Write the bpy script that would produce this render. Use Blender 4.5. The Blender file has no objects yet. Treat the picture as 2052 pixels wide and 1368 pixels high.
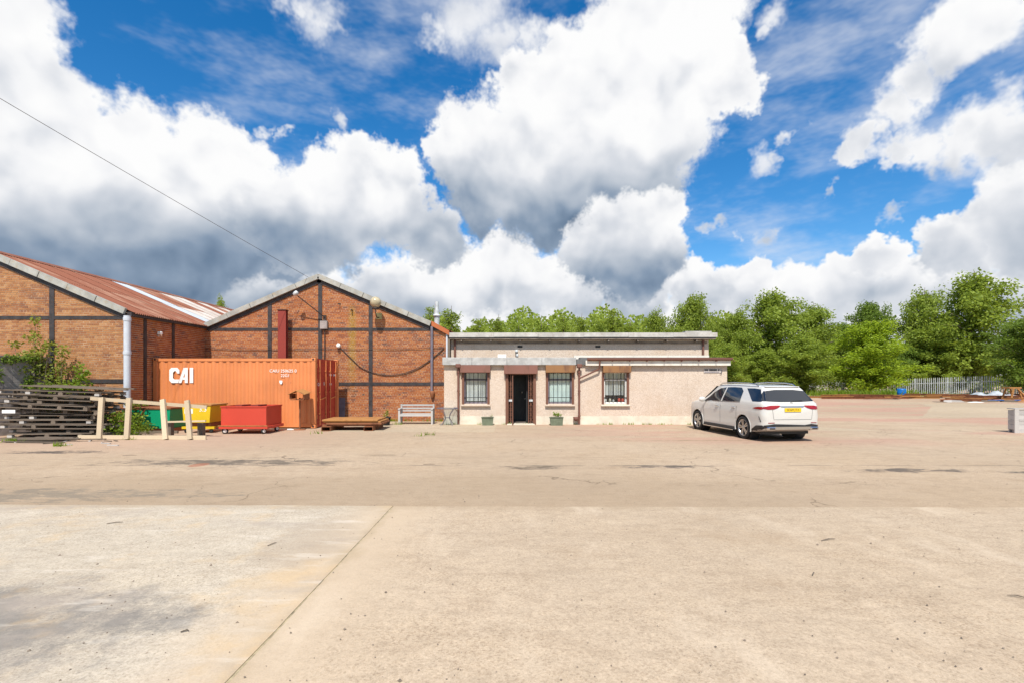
import bpy, bmesh, math, random
from mathutils import Vector, Matrix
from mathutils.bvhtree import BVHTree
R = math.radians
rng = random.Random(11)
scene = bpy.context.scene
col = scene.collection

# ------------------------------------------------------------------ camera
cam_d = bpy.data.cameras.new('camera'); cam = bpy.data.objects.new('camera', cam_d); col.objects.link(cam)
cam.location = (0, 0, 1.8); cam.rotation_euler = (R(90), 0, 0)
cam_d.sensor_width = 36; cam_d.lens = 17.544; cam_d.shift_y = 0.0370; cam_d.clip_end = 3000; cam_d.clip_start = 0.05
scene.camera = cam
# ------------------------------------------------------------------ light
SUN_EL, SUN_AZ = 54, 4.0            # the sun stands behind the camera, a little to the left
sd = bpy.data.lights.new('sun', 'SUN'); sun = bpy.data.objects.new('sun', sd); col.objects.link(sun)
sd.energy = 4.6; sd.angle = R(0.53); sd.color = (1.0, 0.95, 0.86)
sv = Vector((-math.sin(R(SUN_AZ)) * math.cos(R(SUN_EL)), -math.cos(R(SUN_AZ)) * math.cos(R(SUN_EL)), math.sin(R(SUN_EL))))
sun.rotation_euler = sv.to_track_quat('Z', 'Y').to_euler(); sun.location = (0, -10, 40)
vs = scene.view_settings; vs.view_transform = 'Standard'; vs.look = 'None'; vs.gamma = 1; vs.use_curve_mapping = False
vs.exposure = 0.40
# ------------------------------------------------------------------ world: sky with cumulus
W = bpy.data.worlds.new('World'); scene.world = W; W.use_nodes = True
wt = W.node_tree; wt.nodes.clear()
def wn(t, **k):
    n = wt.nodes.new(t)
    for a, b in k.items(): setattr(n, a, b)
    return n
def wset(s, v):
    if hasattr(v, 'links') or hasattr(v, 'is_linked'): wt.links.new(v, s)
    else: s.default_value = v
def wm(op, a, b=None, c=None, clamp=False):
    n = wn('ShaderNodeMath', operation=op, use_clamp=clamp); wset(n.inputs[0], a)
    if b is not None: wset(n.inputs[1], b)
    if c is not None: wset(n.inputs[2], c)
    return n.outputs[0]
def wv(op, a, b=None, scale=None):
    n = wn('ShaderNodeVectorMath', operation=op); wset(n.inputs[0], a)
    if b is not None: wset(n.inputs[1], b)
    if scale is not None: wset(n.inputs['Scale'], scale)
    return n.outputs['Value'] if op in ('DISTANCE', 'DOT_PRODUCT') else n.outputs[0]
def pdir(x, y): return Vector(((x - 1026) / 1000, 1, (760 - y) / 1000)).normalized()
# cloud masses, back to front: (blobs on the sky as x, y of a 1000-unit view plane with size), elevation of base and top, darkness of the base, opacity
CLOUDS = [
 ([(-200+150*i,690-12*(i%3),105) for i in range(18)], 760, 600, .22, 1),
 ([(1500,600,70),(1600,600,70),(1530,562,42),(1700,590,75),(1820,580,80),(1760,515,50),(1715,540,45),(1900,600,100),(2040,600,120),(1420,600,70),(1850,540,60)], 640, 530, .40, 1),
 ([(850,580,90),(960,560,80),(1060,565,85),(1160,580,80),(1280,590,80),(1390,560,60),(1440,580,50),(760,600,90),(640,610,100),(1000,520,60)], 655, 545, .46, 1),
 ([(60,610,190),(250,600,170),(430,590,120),(520,560,80),(580,610,110)], 640, 500, .75, 1),
 ([(2050,400,110),(1985,450,85),(1890,480,66),(1930,500,80),(2050,490,110)], 520, 400, .45, 1),
 ([(2010,10,105),(1930,60,85),(1850,140,74),(1785,215,62),(1720,285,46),(1690,315,30)], 520, -40, .16, .96),
 ([(1850,285,66),(1950,262,85),(2060,255,100),(1790,300,40)], 350, 215, .30, .95),
 ([(-80,100,230),(40,190,170),(150,270,170),(270,300,150),(400,330,130),(480,320,90),(20,380,230),(250,430,210),(450,450,160),(-150,330,300),(330,500,170),(130,500,180),(560,480,120)], 585, 300, .96, 1),
 ([(560,420,110),(640,370,85),(700,350,75),(780,360,72),(690,430,110),(800,430,80),(600,480,90),(520,430,80),(860,480,70)], 530, 360, .64, 1),
 ([(1340,-20,190),(1250,120,150),(1330,190,150),(1150,180,125),(1040,170,65),(1130,280,160),(990,320,125),(900,330,62),(1090,380,130),(1435,190,72),(1425,100,75),(1230,330,150),(1180,400,100),(960,400,80)], 470, 230, .74, 1),
 ([(1290,450,95),(1240,500,110),(1340,420,62),(1330,490,75),(1180,500,70),(1260,545,80)], 585, 440, .80, 1),
 ([(625,35,60),(590,10,38),(650,60,38),(930,40,80),(870,60,42),(1000,80,60),(1050,60,40),(1525,320,36),(1555,310,20),(1590,265,20),(1535,480,30),(1560,470,16),(1480,470,15),(1555,10,42),(1540,40,26),(675,250,24),(525,240,20),(560,255,18),(1440,430,20),(1660,380,17),(1770,435,22)], 620, -200, .25, .82)]
br = random.Random(5); rest = []
for i in range(24):                 # the same broken cumulus goes on round the rest of the sky
    az = R(br.uniform(60, 300)); el = R(br.uniform(8, 62)); rr = br.uniform(.16, .34)
    rest.append((Vector((math.sin(az) * math.cos(el), math.cos(az) * math.cos(el), math.sin(el))), rr))
tc = wn('ShaderNodeTexCoord'); D0 = tc.outputs['Generated']
def wnoise(v, sc, det, ro, col_=False):
    n = wn('ShaderNodeTexNoise'); n.inputs['Scale'].default_value = sc; n.inputs['Detail'].default_value = det; n.inputs['Roughness'].default_value = ro
    wt.links.new(v, n.inputs['Vector']); return n.outputs['Color' if col_ else 'Fac']
def wramp(v, a, b, lo=0., hi=1.):
    n = wn('ShaderNodeMapRange', interpolation_type='SMOOTHSTEP'); wset(n.inputs['Value'], v)
    for nm, q in (('From Min', a), ('From Max', b), ('To Min', lo), ('To Max', hi)): n.inputs[nm].default_value = q
    return n.outputs[0]
half = (.5, .5, .5)
dw0 = wv('ADD', D0, wv('SCALE', wv('SUBTRACT', wnoise(D0, 3.4, 3, .6, True), half), scale=.10))
dw = wv('ADD', dw0, wv('SCALE', wv('SUBTRACT', wnoise(D0, 13, 4, .67, True), half), scale=.115))
sepz = wn('ShaderNodeSeparateXYZ'); wt.links.new(dw0, sepz.inputs[0]); elev = sepz.outputs[2]
def maxfield(lst, d, k):
    m = None
    for c, r in lst:
        v = wm('MULTIPLY_ADD', wv('DISTANCE', d, tuple(c)), -1 / r, 1.); m = v if m is None else wm('SMOOTH_MAX', m, v, k)
    return m
nf = wnoise(D0, 15, 5, .64); nb = wnoise(dw0, 8, 3, .55); nbu = wnoise(wv('ADD', dw0, (0, 0, .038)), 8, 2, .5); 
relief = wm('ADD', wm('MULTIPLY', wm('SUBTRACT', nb, nbu), 1.1), wm('MULTIPLY', wm('SUBTRACT', nf, .5), .22))
nfo = wm('MULTIPLY', wm('SUBTRACT', nf, .5), .52)
sky_col = None
def cloud_layer(under, lst, zb, zt, dark, op):
    F = wm('ADD', nfo, maxfield(lst, dw, .10)); al = wramp(F, *((.19, .41) if op > .97 else ((.12, .60) if op > .9 else (.02, .85))), 0, min(1, op*1.05))
    lit = wramp(elev, zb, zt, 1 - dark, 1.)                                 # grey base, white top
    lit = wm('ADD', wm('MULTIPLY', lit, .90), wm('ADD', relief, wramp(F, .75, .22, 0, .12)), clamp=True)
    cr = wn('ShaderNodeValToRGB'); wt.links.new(lit, cr.inputs[0]); e = cr.color_ramp.elements
    e[0].position = 0; e[0].color = (.10, .16, .25, 1); e[1].position = 1; e[1].color = (.86, .86, .86, 1)
    for p, c in ((.25, (.22, .29, .39)), (.50, (.42, .47, .54)), (.72, (.62, .645, .69)), (.88, (.80, .805, .82))): k = e.new(p); k.color = c + (1,)
    cl = wn('ShaderNodeVectorMath', operation='SCALE'); wt.links.new(cr.outputs[0], cl.inputs[0]); cl.inputs['Scale'].default_value = 8.7
    mx = wn('ShaderNodeMix', data_type='RGBA'); wt.links.new(al, mx.inputs['Factor']); wt.links.new(under, mx.inputs['A']); wt.links.new(cl.outputs[0], mx.inputs['B']); return mx.outputs['Result']
sky = wn('ShaderNodeTexSky', sky_type='NISHITA'); sky.sun_disc = False
sky.sun_elevation = R(SUN_EL); sky.sun_rotation = R(180 + SUN_AZ); sky.altitude = 60; sky.air_density = 1.0; sky.dust_density = .3; sky.ozone_density = 2.2
hs = wn('ShaderNodeHueSaturation'); hs.inputs['Saturation'].default_value = 1.42; hs.inputs['Value'].default_value = 1.22; wt.links.new(sky.outputs[0], hs.inputs['Color'])
mp = wn('ShaderNodeMapping'); mp.inputs['Scale'].default_value = (1, 1, 2.4); mp.inputs['Rotation'].default_value = (0, .5, 0); wt.links.new(D0, mp.inputs[0])
wisp = wramp(wnoise(mp.outputs[0], 3.6, 5, .66), .42, .78, 0, .62)              # thin wisps in the blue
mxw = wn('ShaderNodeMix', data_type='RGBA'); wt.links.new(wisp, mxw.inputs['Factor']); wt.links.new(hs.outputs[0], mxw.inputs['A']); mxw.inputs['B'].default_value = (6.3, 6.5, 6.9, 1)
cur = cloud_layer(mxw.outputs['Result'], rest, -.05, .9, .45, 1)
for bl, yb_, yt_, dark, op in CLOUDS:
    lst = []
    for x, y, r in bl: d = pdir(x, y); lst.append((d, r / 1000 * d.y ** 1.5 * 1.32))
    xm = sum(q[0] for q in bl) / len(bl); cur = cloud_layer(cur, lst, pdir(xm, yb_).z, pdir(xm, yt_).z, dark, op)
bg = wn('ShaderNodeBackground'); bg.inputs['Strength'].default_value = .10; wt.links.new(cur, bg.inputs[0])
wo = wn('ShaderNodeOutputWorld'); wt.links.new(bg.outputs[0], wo.inputs[0])
W.cycles.sampling_method = 'MANUAL'; W.cycles.sample_map_resolution = 512

# ------------------------------------------------------------------ helpers
class MB:
    def __init__(s): s.v = []; s.f = []; s.sm = []
    def add(s, vs, fs, smooth=False):
        o = len(s.v); s.v += [tuple(v) for v in vs]; s.f += [tuple(i + o for i in f) for f in fs]; s.sm += [smooth] * len(fs); return s
    def box(s, a, b, m=None):
        x0, y0, z0 = a; x1, y1, z1 = b
        vs = [Vector(p) for p in ((x0,y0,z0),(x1,y0,z0),(x1,y1,z0),(x0,y1,z0),(x0,y0,z1),(x1,y0,z1),(x1,y1,z1),(x0,y1,z1))]
        if m is not None: vs = [m @ v for v in vs]
        return s.add(vs, [(0,3,2,1),(4,5,6,7),(0,1,5,4),(1,2,6,5),(2,3,7,6),(3,0,4,7)])
    def cbox(s, a, b, c=.01, m=None):          # box with chamfered vertical and top edges
        x0, y0, z0 = a; x1, y1, z1 = b
        def ring(i, z): return [(x0+c+i,y0+i,z),(x1-c-i,y0+i,z),(x1-i,y0+c+i,z),(x1-i,y1-c-i,z),(x1-c-i,y1-i,z),(x0+c+i,y1-i,z),(x0+i,y1-c-i,z),(x0+i,y0+c+i,z)]
        vs = ring(c*.6, z0) + ring(0, z0+c) + ring(0, z1-c) + ring(c*.6, z1)
        vs = [Vector(p) for p in vs]
        if m is not None: vs = [m @ v for v in vs]
        fs = [tuple(range(7, -1, -1)), tuple(range(24, 32))]
        for k in range(3):
            for i in range(8): j = (i+1) % 8; fs.append((k*8+i, k*8+j, k*8+8+j, k*8+8+i))
        return s.add(vs, fs)
    def beam(s, p, q, w, h, up=(0,0,1)):       # bar from p to q, w across, h along up
        p, q = Vector(p), Vector(q); d = (q - p); L = d.length; d.normalize(); u = Vector(up); sx = d.cross(u)
        if sx.length < 1e-4: sx = d.cross(Vector((1,0,0)))
        sx.normalize(); u = sx.cross(d)
        vs = []
        for t in (p, q):
            for a, b in ((-1,-1),(1,-1),(1,1),(-1,1)): vs.append(t + sx*a*w/2 + u*b*h/2)
        return s.add(vs, [(3,2,1,0),(4,5,6,7),(0,1,5,4),(1,2,6,5),(2,3,7,6),(3,0,4,7)])
    def tube(s, pts, r, n=8, cap=True):
        pts = [Vector(p) for p in pts]; rs = r if isinstance(r, (list, tuple)) else [r] * len(pts)
        vs = []; fs = []; ref = Vector((0.13, .29, 1)).normalized()
        for i, p in enumerate(pts):
            d = (pts[min(i+1, len(pts)-1)] - pts[max(i-1, 0)]).normalized()
            a = d.cross(ref)
            if a.length < .05: a = d.cross(Vector((1, 0, 0)))
            a.normalize(); b = d.cross(a)
            for k in range(n): t = 2*math.pi*k/n; vs.append(p + (a*math.cos(t) + b*math.sin(t)) * rs[i])
        for i in range(len(pts)-1):
            for k in range(n): j = (k+1) % n; fs.append((i*n+k, i*n+j, (i+1)*n+j, (i+1)*n+k))
        s.add(vs, fs, True)
        if cap:
            s.add(vs[:n], [tuple(range(n))]); s.add(vs[-n:], [tuple(range(n-1, -1, -1))])
        return s
    def lathe(s, prof, n=24, m=None, cap=True):     # prof: (r, z) about z
        vs = []; fs = []
        for r, z in prof:
            for k in range(n): t = 2*math.pi*k/n; vs.append(Vector((r*math.cos(t), r*math.sin(t), z)))
        if m is not None: vs = [m @ v for v in vs]
        for i in range(len(prof)-1):
            for k in range(n): j = (k+1) % n; fs.append((i*n+k, i*n+j, (i+1)*n+j, (i+1)*n+k))
        s.add(vs, fs, True)
        if cap:
            if prof[0][0] > 1e-4: s.add(vs[:n], [tuple(range(n-1, -1, -1))])
            if prof[-1][0] > 1e-4: s.add(vs[-n:], [tuple(range(n))])
        return s
    def prism(s, poly, y0, y1, m=None):        # polygon in (x, z), extruded along y
        n = len(poly); vs = [Vector((x, y0, z)) for x, z in poly] + [Vector((x, y1, z)) for x, z in poly]
        if m is not None: vs = [m @ v for v in vs]
        fs = [tuple(range(n)), tuple(range(2*n-1, n-1, -1))]
        for i in range(n): j = (i+1) % n; fs.append((i, i+n, j+n, j))
        return s.add(vs, fs)
    def mesh(s, name):
        me = bpy.data.meshes.new(name); me.from_pydata(s.v, [], s.f); me.polygons.foreach_set('use_smooth', s.sm); me.update(); return me
    def build(s, name, mat, parent=None, loc=None, rotz=0, fix=False):
        me = s.mesh(name)
        if fix:
            bm = bmesh.new(); bm.from_mesh(me); bmesh.ops.remove_doubles(bm, verts=bm.verts, dist=1e-5); bmesh.ops.recalc_face_normals(bm, faces=bm.faces); bm.to_mesh(me); bm.free()
        return link(name, me, mat, parent, loc, rotz)
def link(name, me, mat, parent=None, loc=None, rotz=0):
    if mat is not None and not me.materials: me.materials.append(mat)
    o = bpy.data.objects.new(name, me); col.objects.link(o); o.parent = parent
    if loc is not None: o.location = loc
    if rotz: o.rotation_euler.z = rotz
    return o
def tag(o, label, cat, group=None):
    o['label'] = label; o['category'] = cat
    if group: o['group'] = group
    return o
def thing(name, label, cat, loc=(0,0,0), rotz=0, group=None):
    o = bpy.data.objects.new(name, None); col.objects.link(o); o.location = loc; o.rotation_euler.z = rotz; o.empty_display_size = .2
    return tag(o, label, cat, group)
def struct(o, kind='structure'): o['kind'] = kind; return o
def copy_tree(o, parent=None):
    c = o.copy(); col.objects.link(c); c.parent = parent
    for ch in list(o.children): copy_tree(ch, c)
    return c
def text_mesh(s, size, depth=.004, name='lettering', sx=1.0):   # lettering in the x-z plane, facing -y, centred
    cu = bpy.data.curves.new(name, 'FONT'); cu.body = s; cu.size = size; cu.extrude = depth; cu.align_x = 'CENTER'; cu.align_y = 'CENTER'
    o = bpy.data.objects.new(name, cu); col.objects.link(o)
    dg = bpy.context.evaluated_depsgraph_get(); me = bpy.data.meshes.new_from_object(o.evaluated_get(dg))
    bpy.data.objects.remove(o); bpy.data.curves.remove(cu)
    me.transform(Matrix.Diagonal((sx, 1, 1, 1))); me.transform(Matrix.Rotation(R(90), 4, 'X')); return me

# ------------------------------------------------------------------ materials
class G:
    def __init__(s, name):
        s.m = bpy.data.materials.new(name); s.m.use_nodes = True; s.t = s.m.node_tree; s.b = s.t.nodes['Principled BSDF']; s.pos = s.n('ShaderNodeNewGeometry').outputs['Position']
    def n(s, t, **k):
        x = s.t.nodes.new(t)
        for a, b in k.items(): setattr(x, a, b)
        return x
    def set(s, sock, v):
        if hasattr(v, 'is_linked'): s.t.links.new(v, sock)
        else: sock.default_value = (tuple(v) + (1,)) if (isinstance(v, (tuple, list)) and len(v) == 3 and sock.type == 'RGBA') else v
    def math(s, op, a, b=None, c=None, clamp=False):
        x = s.n('ShaderNodeMath', operation=op, use_clamp=clamp); s.set(x.inputs[0], a)
        if b is not None: s.set(x.inputs[1], b)
        if c is not None: s.set(x.inputs[2], c)
        return x.outputs[0]
    def noise(s, scale, detail=4, rough=.55, vec=None, stretch=None):
        x = s.n('ShaderNodeTexNoise'); x.inputs['Scale'].default_value = scale; x.inputs['Detail'].default_value = detail; x.inputs['Roughness'].default_value = rough
        v = vec or s.pos
        if stretch:
            mpn = s.n('ShaderNodeMapping'); mpn.inputs['Scale'].default_value = stretch; s.t.links.new(v, mpn.inputs[0]); v = mpn.outputs[0]
        s.t.links.new(v, x.inputs['Vector']); return x.outputs['Fac']
    def ramp(s, v, a, b, lo=0., hi=1.):
        x = s.n('ShaderNodeMapRange', interpolation_type='SMOOTHSTEP'); s.set(x.inputs['Value'], v)
        for nme, val in (('From Min', a), ('From Max', b), ('To Min', lo), ('To Max', hi)): x.inputs[nme].default_value = val
        return x.outputs[0]
    def mix(s, f, a, b, blend='MIX'):
        x = s.n('ShaderNodeMix', data_type='RGBA', blend_type=blend); s.set(x.inputs['Factor'], f); s.set(x.inputs['A'], a); s.set(x.inputs['B'], b); return x.outputs['Result']
    def cramp(s, v, stops):
        x = s.n('ShaderNodeValToRGB'); s.set(x.inputs[0], v); el = x.color_ramp.elements
        while len(el) < len(stops): el.new(.5)
        for q, (p, c) in zip(el, stops): q.position = p; q.color = tuple(c) + (1,)
        return x.outputs[0]
    def bump(s, h, strength=.3, dist=.02):
        x = s.n('ShaderNodeBump'); x.inputs['Strength'].default_value = strength; x.inputs['Distance'].default_value = dist; s.set(x.inputs['Height'], h); s.t.links.new(x.outputs[0], s.b.inputs['Normal'])
    def xyz(s):
        x = s.n('ShaderNodeSeparateXYZ'); s.t.links.new(s.pos, x.inputs[0]); return x.outputs
    def rnd(s):
        a = s.n('ShaderNodeObjectInfo').outputs['Random']; b = s.n('ShaderNodeNewGeometry').outputs['Random Per Island']
        return s.math('FRACT', s.math('ADD', a, b))
    def out(s, color, rough=.8, metal=0., spec=.5):
        s.set(s.b.inputs['Base Color'], color); s.set(s.b.inputs['Roughness'], rough); s.set(s.b.inputs['Metallic'], metal); s.b.inputs['Specular IOR Level'].default_value = spec; return s.m
def simple(name, c, rough=.7, metal=0., var=.25, scale=3., bump=0., dirt=None, bscale=40, spec=.4):
    g = G(name); n = g.noise(scale, 6, .6); a = tuple(x*(1-var) for x in c); b = tuple(min(1, x*(1+var)) for x in c)
    cc = g.mix(g.ramp(n, .3, .7), a, b)
    if dirt: cc = g.mix(g.ramp(g.noise(scale*2.3, 8, .7), .46, .76, 0, .6), cc, dirt)
    if bump: g.bump(g.noise(bscale, 4), bump, .01)
    return g.out(cc, rough, metal, spec)
def rusty(name, c, rust=(.16,.055,.02), amt=.5, scale=3., rough=.65, streak=True):
    g = G(name); n = g.noise(scale, 8, .65, stretch=(1, 1, .22) if streak else None)
    cc = g.mix(g.ramp(n, amt, amt+.18), c, rust); cc = g.mix(g.math('MULTIPLY', g.noise(1.2, 3), .3), cc, tuple(x*.6 for x in c)); g.bump(g.noise(60, 4), .12, .01)
    return g.out(cc, rough, 0., .35)
def wood(name, a, b, scale=1., rough=.8):
    g = G(name); n = g.noise(6*scale, 6, .6, stretch=(1.2, 14, 14)); r = g.rnd()
    cc = g.mix(n, a, b); cc = g.mix(g.math('MULTIPLY', r, .55), cc, tuple(x*.55 for x in a)); cc = g.mix(g.ramp(g.noise(22, 3), .62, .75, 0, .6), cc, tuple(x*.4 for x in a))
    g.bump(n, .25, .01); return g.out(cc, rough, 0, .25)

def brick_mat(name, stops, stain=False):
    g = G(name); r = g.rnd(); big = g.noise(.55, 4, .6); patch = g.ramp(g.noise(1.3, 5, .6, stretch=(.6, .6, 1.6)), .48, .66)
    v = g.math('ADD', g.math('MULTIPLY', r, .66), g.math('MULTIPLY', patch, .34)); cc = g.cramp(v, stops)
    cc = g.mix(g.ramp(big, .35, .7, 0, .22), cc, stops[0][1]); fine = g.noise(38, 5, .65)
    cc = g.mix(g.math('MULTIPLY', fine, .45), cc, tuple(c*.45 for c in stops[0][1]))
    if stain:     # green-yellow run-off stain under the overflow pipe, pale bloom
        X, Y, Z = g.xyz(); dx = g.math('ABSOLUTE', g.math('ADD', X, 6.95)); mk = g.ramp(g.math('ADD', dx, g.math('MULTIPLY', g.noise(5, 4), .3)), .40, .17)
        mk = g.math('MULTIPLY', mk, g.math('MULTIPLY', g.ramp(Z, 5.2, 4.6), g.ramp(Z, .8, 3.2)))
        cc = g.mix(g.math('MULTIPLY', mk, .6), cc, (.30, .20, .03))
    g.bump(fine, .35, .008); return g.out(cc, .88, 0, .2)
M = {}
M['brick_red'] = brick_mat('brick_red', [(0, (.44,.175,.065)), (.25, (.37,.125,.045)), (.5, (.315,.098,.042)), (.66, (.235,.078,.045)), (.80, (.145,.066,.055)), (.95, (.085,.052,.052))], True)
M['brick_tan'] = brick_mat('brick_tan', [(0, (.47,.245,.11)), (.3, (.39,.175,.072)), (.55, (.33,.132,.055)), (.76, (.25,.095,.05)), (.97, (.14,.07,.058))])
M['mortar'] = simple('mortar', (.44,.33,.23), .95, var=.3, scale=4, bump=.3)
M['black_steel'] = simple('black_steel', (.035,.032,.034), .55, var=.4, scale=5, dirt=(.10,.045,.03))
M['verge_grey'] = simple('verge_grey', (.33,.33,.305), .8, var=.18, scale=2.5, dirt=(.33,.24,.12))
M['pipe_grey'] = simple('pipe_grey', (.50,.53,.58), .5, var=.08, scale=3)
M['pipe_dark'] = simple('pipe_dark', (.16,.14,.17), .5, var=.2, scale=3)
M['pipe_brown'] = rusty('pipe_brown', (.17,.075,.055), (.28,.11,.05), .55, 4)
M['red_steel'] = rusty('red_steel', (.23,.036,.026), (.12,.03,.02), .58, 3)
M['white'] = simple('white', (.78,.77,.74), .6, var=.06, scale=4)
M['paint_white'] = simple('paint_white', (.80,.78,.75), .55, var=.03, scale=6)
M['galv'] = simple('galv', (.50,.52,.53), .5, .15, .2, 6)
M['glass'] = G('glass').out((.02,.025,.03), .04, 0, .9)
def pane_mat():
    g = G('pane'); tr = g.n('ShaderNodeBsdfTransparent'); tr.inputs[0].default_value = (.80,.84,.84,1); gl = g.n('ShaderNodeBsdfGlossy'); gl.inputs['Roughness'].default_value = .02
    mxs = g.n('ShaderNodeMixShader'); mxs.inputs[0].default_value = .10; g.t.links.new(tr.outputs[0], mxs.inputs[1]); g.t.links.new(gl.outputs[0], mxs.inputs[2])
    g.t.links.new(mxs.outputs[0], g.t.nodes['Material Output'].inputs[0]); return g.m
M['pane'] = pane_mat()
M['dark'] = simple('dark', (.02,.02,.022), .7, var=.2)
M['render'] = None
def render_mat():
    g = G('pebbledash'); f = g.noise(55, 4, .7); v = g.n('ShaderNodeTexVoronoi'); v.inputs['Scale'].default_value = 64; g.t.links.new(g.pos, v.inputs['Vector'])
    vr = g.n('ShaderNodeSeparateColor'); g.t.links.new(v.outputs['Color'], vr.inputs[0])
    cc = g.cramp(vr.outputs[0], [(0, (.40,.31,.245)), (.3, (.53,.43,.35)), (.7, (.585,.485,.40)), (1, (.66,.575,.49))]); cc = g.mix(g.ramp(g.noise(.8, 6, .65), .4, .72, 0, .40), cc, (.46,.33,.22))
    cc = g.mix(g.ramp(g.noise(1.6, 6, .7, stretch=(1.6, 1, .25)), .56, .74, 0, .35), cc, (.36,.27,.20))
    g.bump(v.outputs['Distance'], .35, .010); return g.out(cc, .92, 0, .15)
M['render'] = render_mat()
M['plinth'] = simple('plinth', (.62,.56,.46), .85, var=.12, scale=1.5, dirt=(.46,.37,.27), bump=.15)
M['concrete_trim'] = simple('concrete_trim', (.39,.39,.38), .85, var=.2, scale=3, dirt=(.25,.24,.23), bump=.25)
M['felt'] = simple('felt', (.12,.12,.12), .9, var=.3, scale=2)
M['fascia_white'] = simple('fascia_white', (.66,.62,.55), .7, var=.1, scale=2, dirt=(.42,.36,.29))
M['roof_edge'] = simple('roof_edge', (.46,.44,.41), .8, var=.18, scale=2, dirt=(.25,.20,.16))
M['soffit'] = simple('soffit', (.20,.16,.13), .85, var=.35, scale=3)
M['shutter_red'] = rusty('shutter_red', (.22,.10,.075), (.16,.08,.055), .5, 5)
M['shutter_rust'] = rusty('shutter_rust', (.27,.135,.055), (.15,.07,.04), .46, 3)
M['frame_brown'] = rusty('frame_brown', (.16,.07,.045), (.27,.12,.05), .58, 5)
M['blind'] = simple('blind', (.80,.81,.80), .8, var=.06)
M['net'] = simple('net', (.62,.72,.70), .9, var=.08, scale=5)
M['rust'] = rusty('rust', (.26,.10,.045), (.13,.045,.02), .48, 4, .8, False)
M['rust_orange'] = rusty('rust_orange', (.40,.19,.06), (.22,.09,.035), .50, 5, .8, False)
M['flash'] = rusty('flash', (.42,.12,.04), (.30,.10,.04), .55, 3)
M['cont'] = None
def paint_mat(name, c, chips, rough=.5, sc=2.2):
    g = G(name); n = g.noise(sc, 8, .68, stretch=(1, 1, .35)); cc = g.mix(g.ramp(g.noise(.7, 4), .3, .75), tuple(x*.88 for x in c), tuple(min(1, x*1.08) for x in c))
    cc = g.mix(g.ramp(n, .62, .72, 0, .85), cc, chips); cc = g.mix(g.ramp(g.noise(5, 6, .7, stretch=(3, 3, .16)), .60, .80, 0, .4), cc, tuple(x*.5 for x in c)); g.bump(g.noise(30, 3), .06, .01)
    return g.out(cc, rough, 0, .4)
M['cont'] = paint_mat('container_orange', (.62,.215,.075), (.27,.09,.045))
M['cont_red'] = paint_mat('container_red', (.44,.045,.028), (.17,.03,.02))
M['trolley'] = paint_mat('trolley_red', (.55,.058,.032), (.22,.035,.025))
M['green'] = paint_mat('skip_green', (.0,.27,.125), (.05,.08,.05))
M['yellow'] = paint_mat('skip_yellow', (.62,.42,.012), (.25,.13,.03))
M['tyre'] = simple('tyre', (.018,.018,.019), .85, var=.15, scale=8)
M['pine'] = wood('pine', (.50,.39,.26), (.64,.53,.38))
M['old_wood'] = wood('old_wood', (.125,.096,.072), (.235,.187,.145))
M['grey_wood'] = wood('grey_wood', (.43,.405,.385), (.56,.53,.50))
M['bench_wood'] = wood('bench_wood', (.40,.38,.365), (.52,.50,.48))
M['block'] = simple('block', (.28,.25,.24), .95, var=.25, scale=3, bump=.35, dirt=(.15,.13,.12))
M['coping'] = simple('coping', (.10,.085,.075), .9, var=.3, scale=4)
M['bark'] = simple('bark', (.16,.13,.10), .95, var=.45, scale=7, bump=.4)
M['planter'] = simple('planter', (.125,.145,.095), .8, var=.2, scale=5)
M['soil'] = simple('soil', (.06,.045,.03), .95, var=.4, scale=20)
M['blue'] = simple('blue', (.0,.12,.40), .45, var=.1)
M['tarp'] = simple('tarp', (.36,.39,.42), .5, var=.2, scale=3)
M['cable'] = simple('cable', (.05,.035,.03), .7, var=.2)
M['globe'] = simple('globe', (.42,.36,.24), .12, var=.2, scale=5)
def leaf_mat(name, lo, hi, tr=.42):
    g = G(name); r = g.rnd(); cl2 = g.noise(.55, 3); cc = g.mix(g.math('MULTIPLY_ADD', r, .7, g.math('MULTIPLY', g.math('SUBTRACT', cl2, .35), .9), clamp=True), lo, hi)
    g.set(g.b.inputs['Base Color'], cc); g.b.inputs['Roughness'].default_value = .55; g.b.inputs['Specular IOR Level'].default_value = .25
    t = g.n('ShaderNodeBsdfTranslucent'); g.set(t.inputs[0], g.mix(.5, cc, (min(1, hi[0]*1.6), min(1, hi[1]*1.5), hi[2]))); mxs = g.n('ShaderNodeMixShader'); mxs.inputs[0].default_value = tr
    g.t.links.new(g.b.outputs[0], mxs.inputs[1]); g.t.links.new(t.outputs[0], mxs.inputs[2]); g.t.links.new(mxs.outputs[0], g.t.nodes['Material Output'].inputs[0]); return g.m
M['leaf_birch'] = leaf_mat('leaf_birch', (.115,.17,.022), (.32,.405,.058))
M['leaf_bright'] = leaf_mat('leaf_bright', (.14,.215,.012), (.36,.47,.035))
M['leaf_dark'] = leaf_mat('leaf_dark', (.08,.135,.020), (.20,.29,.042))
M['weed'] = leaf_mat('weed', (.10,.17,.015), (.26,.36,.035))
M['shrub_leaf'] = leaf_mat('shrub_leaf', (.11,.15,.02), (.30,.34,.06))

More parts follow.
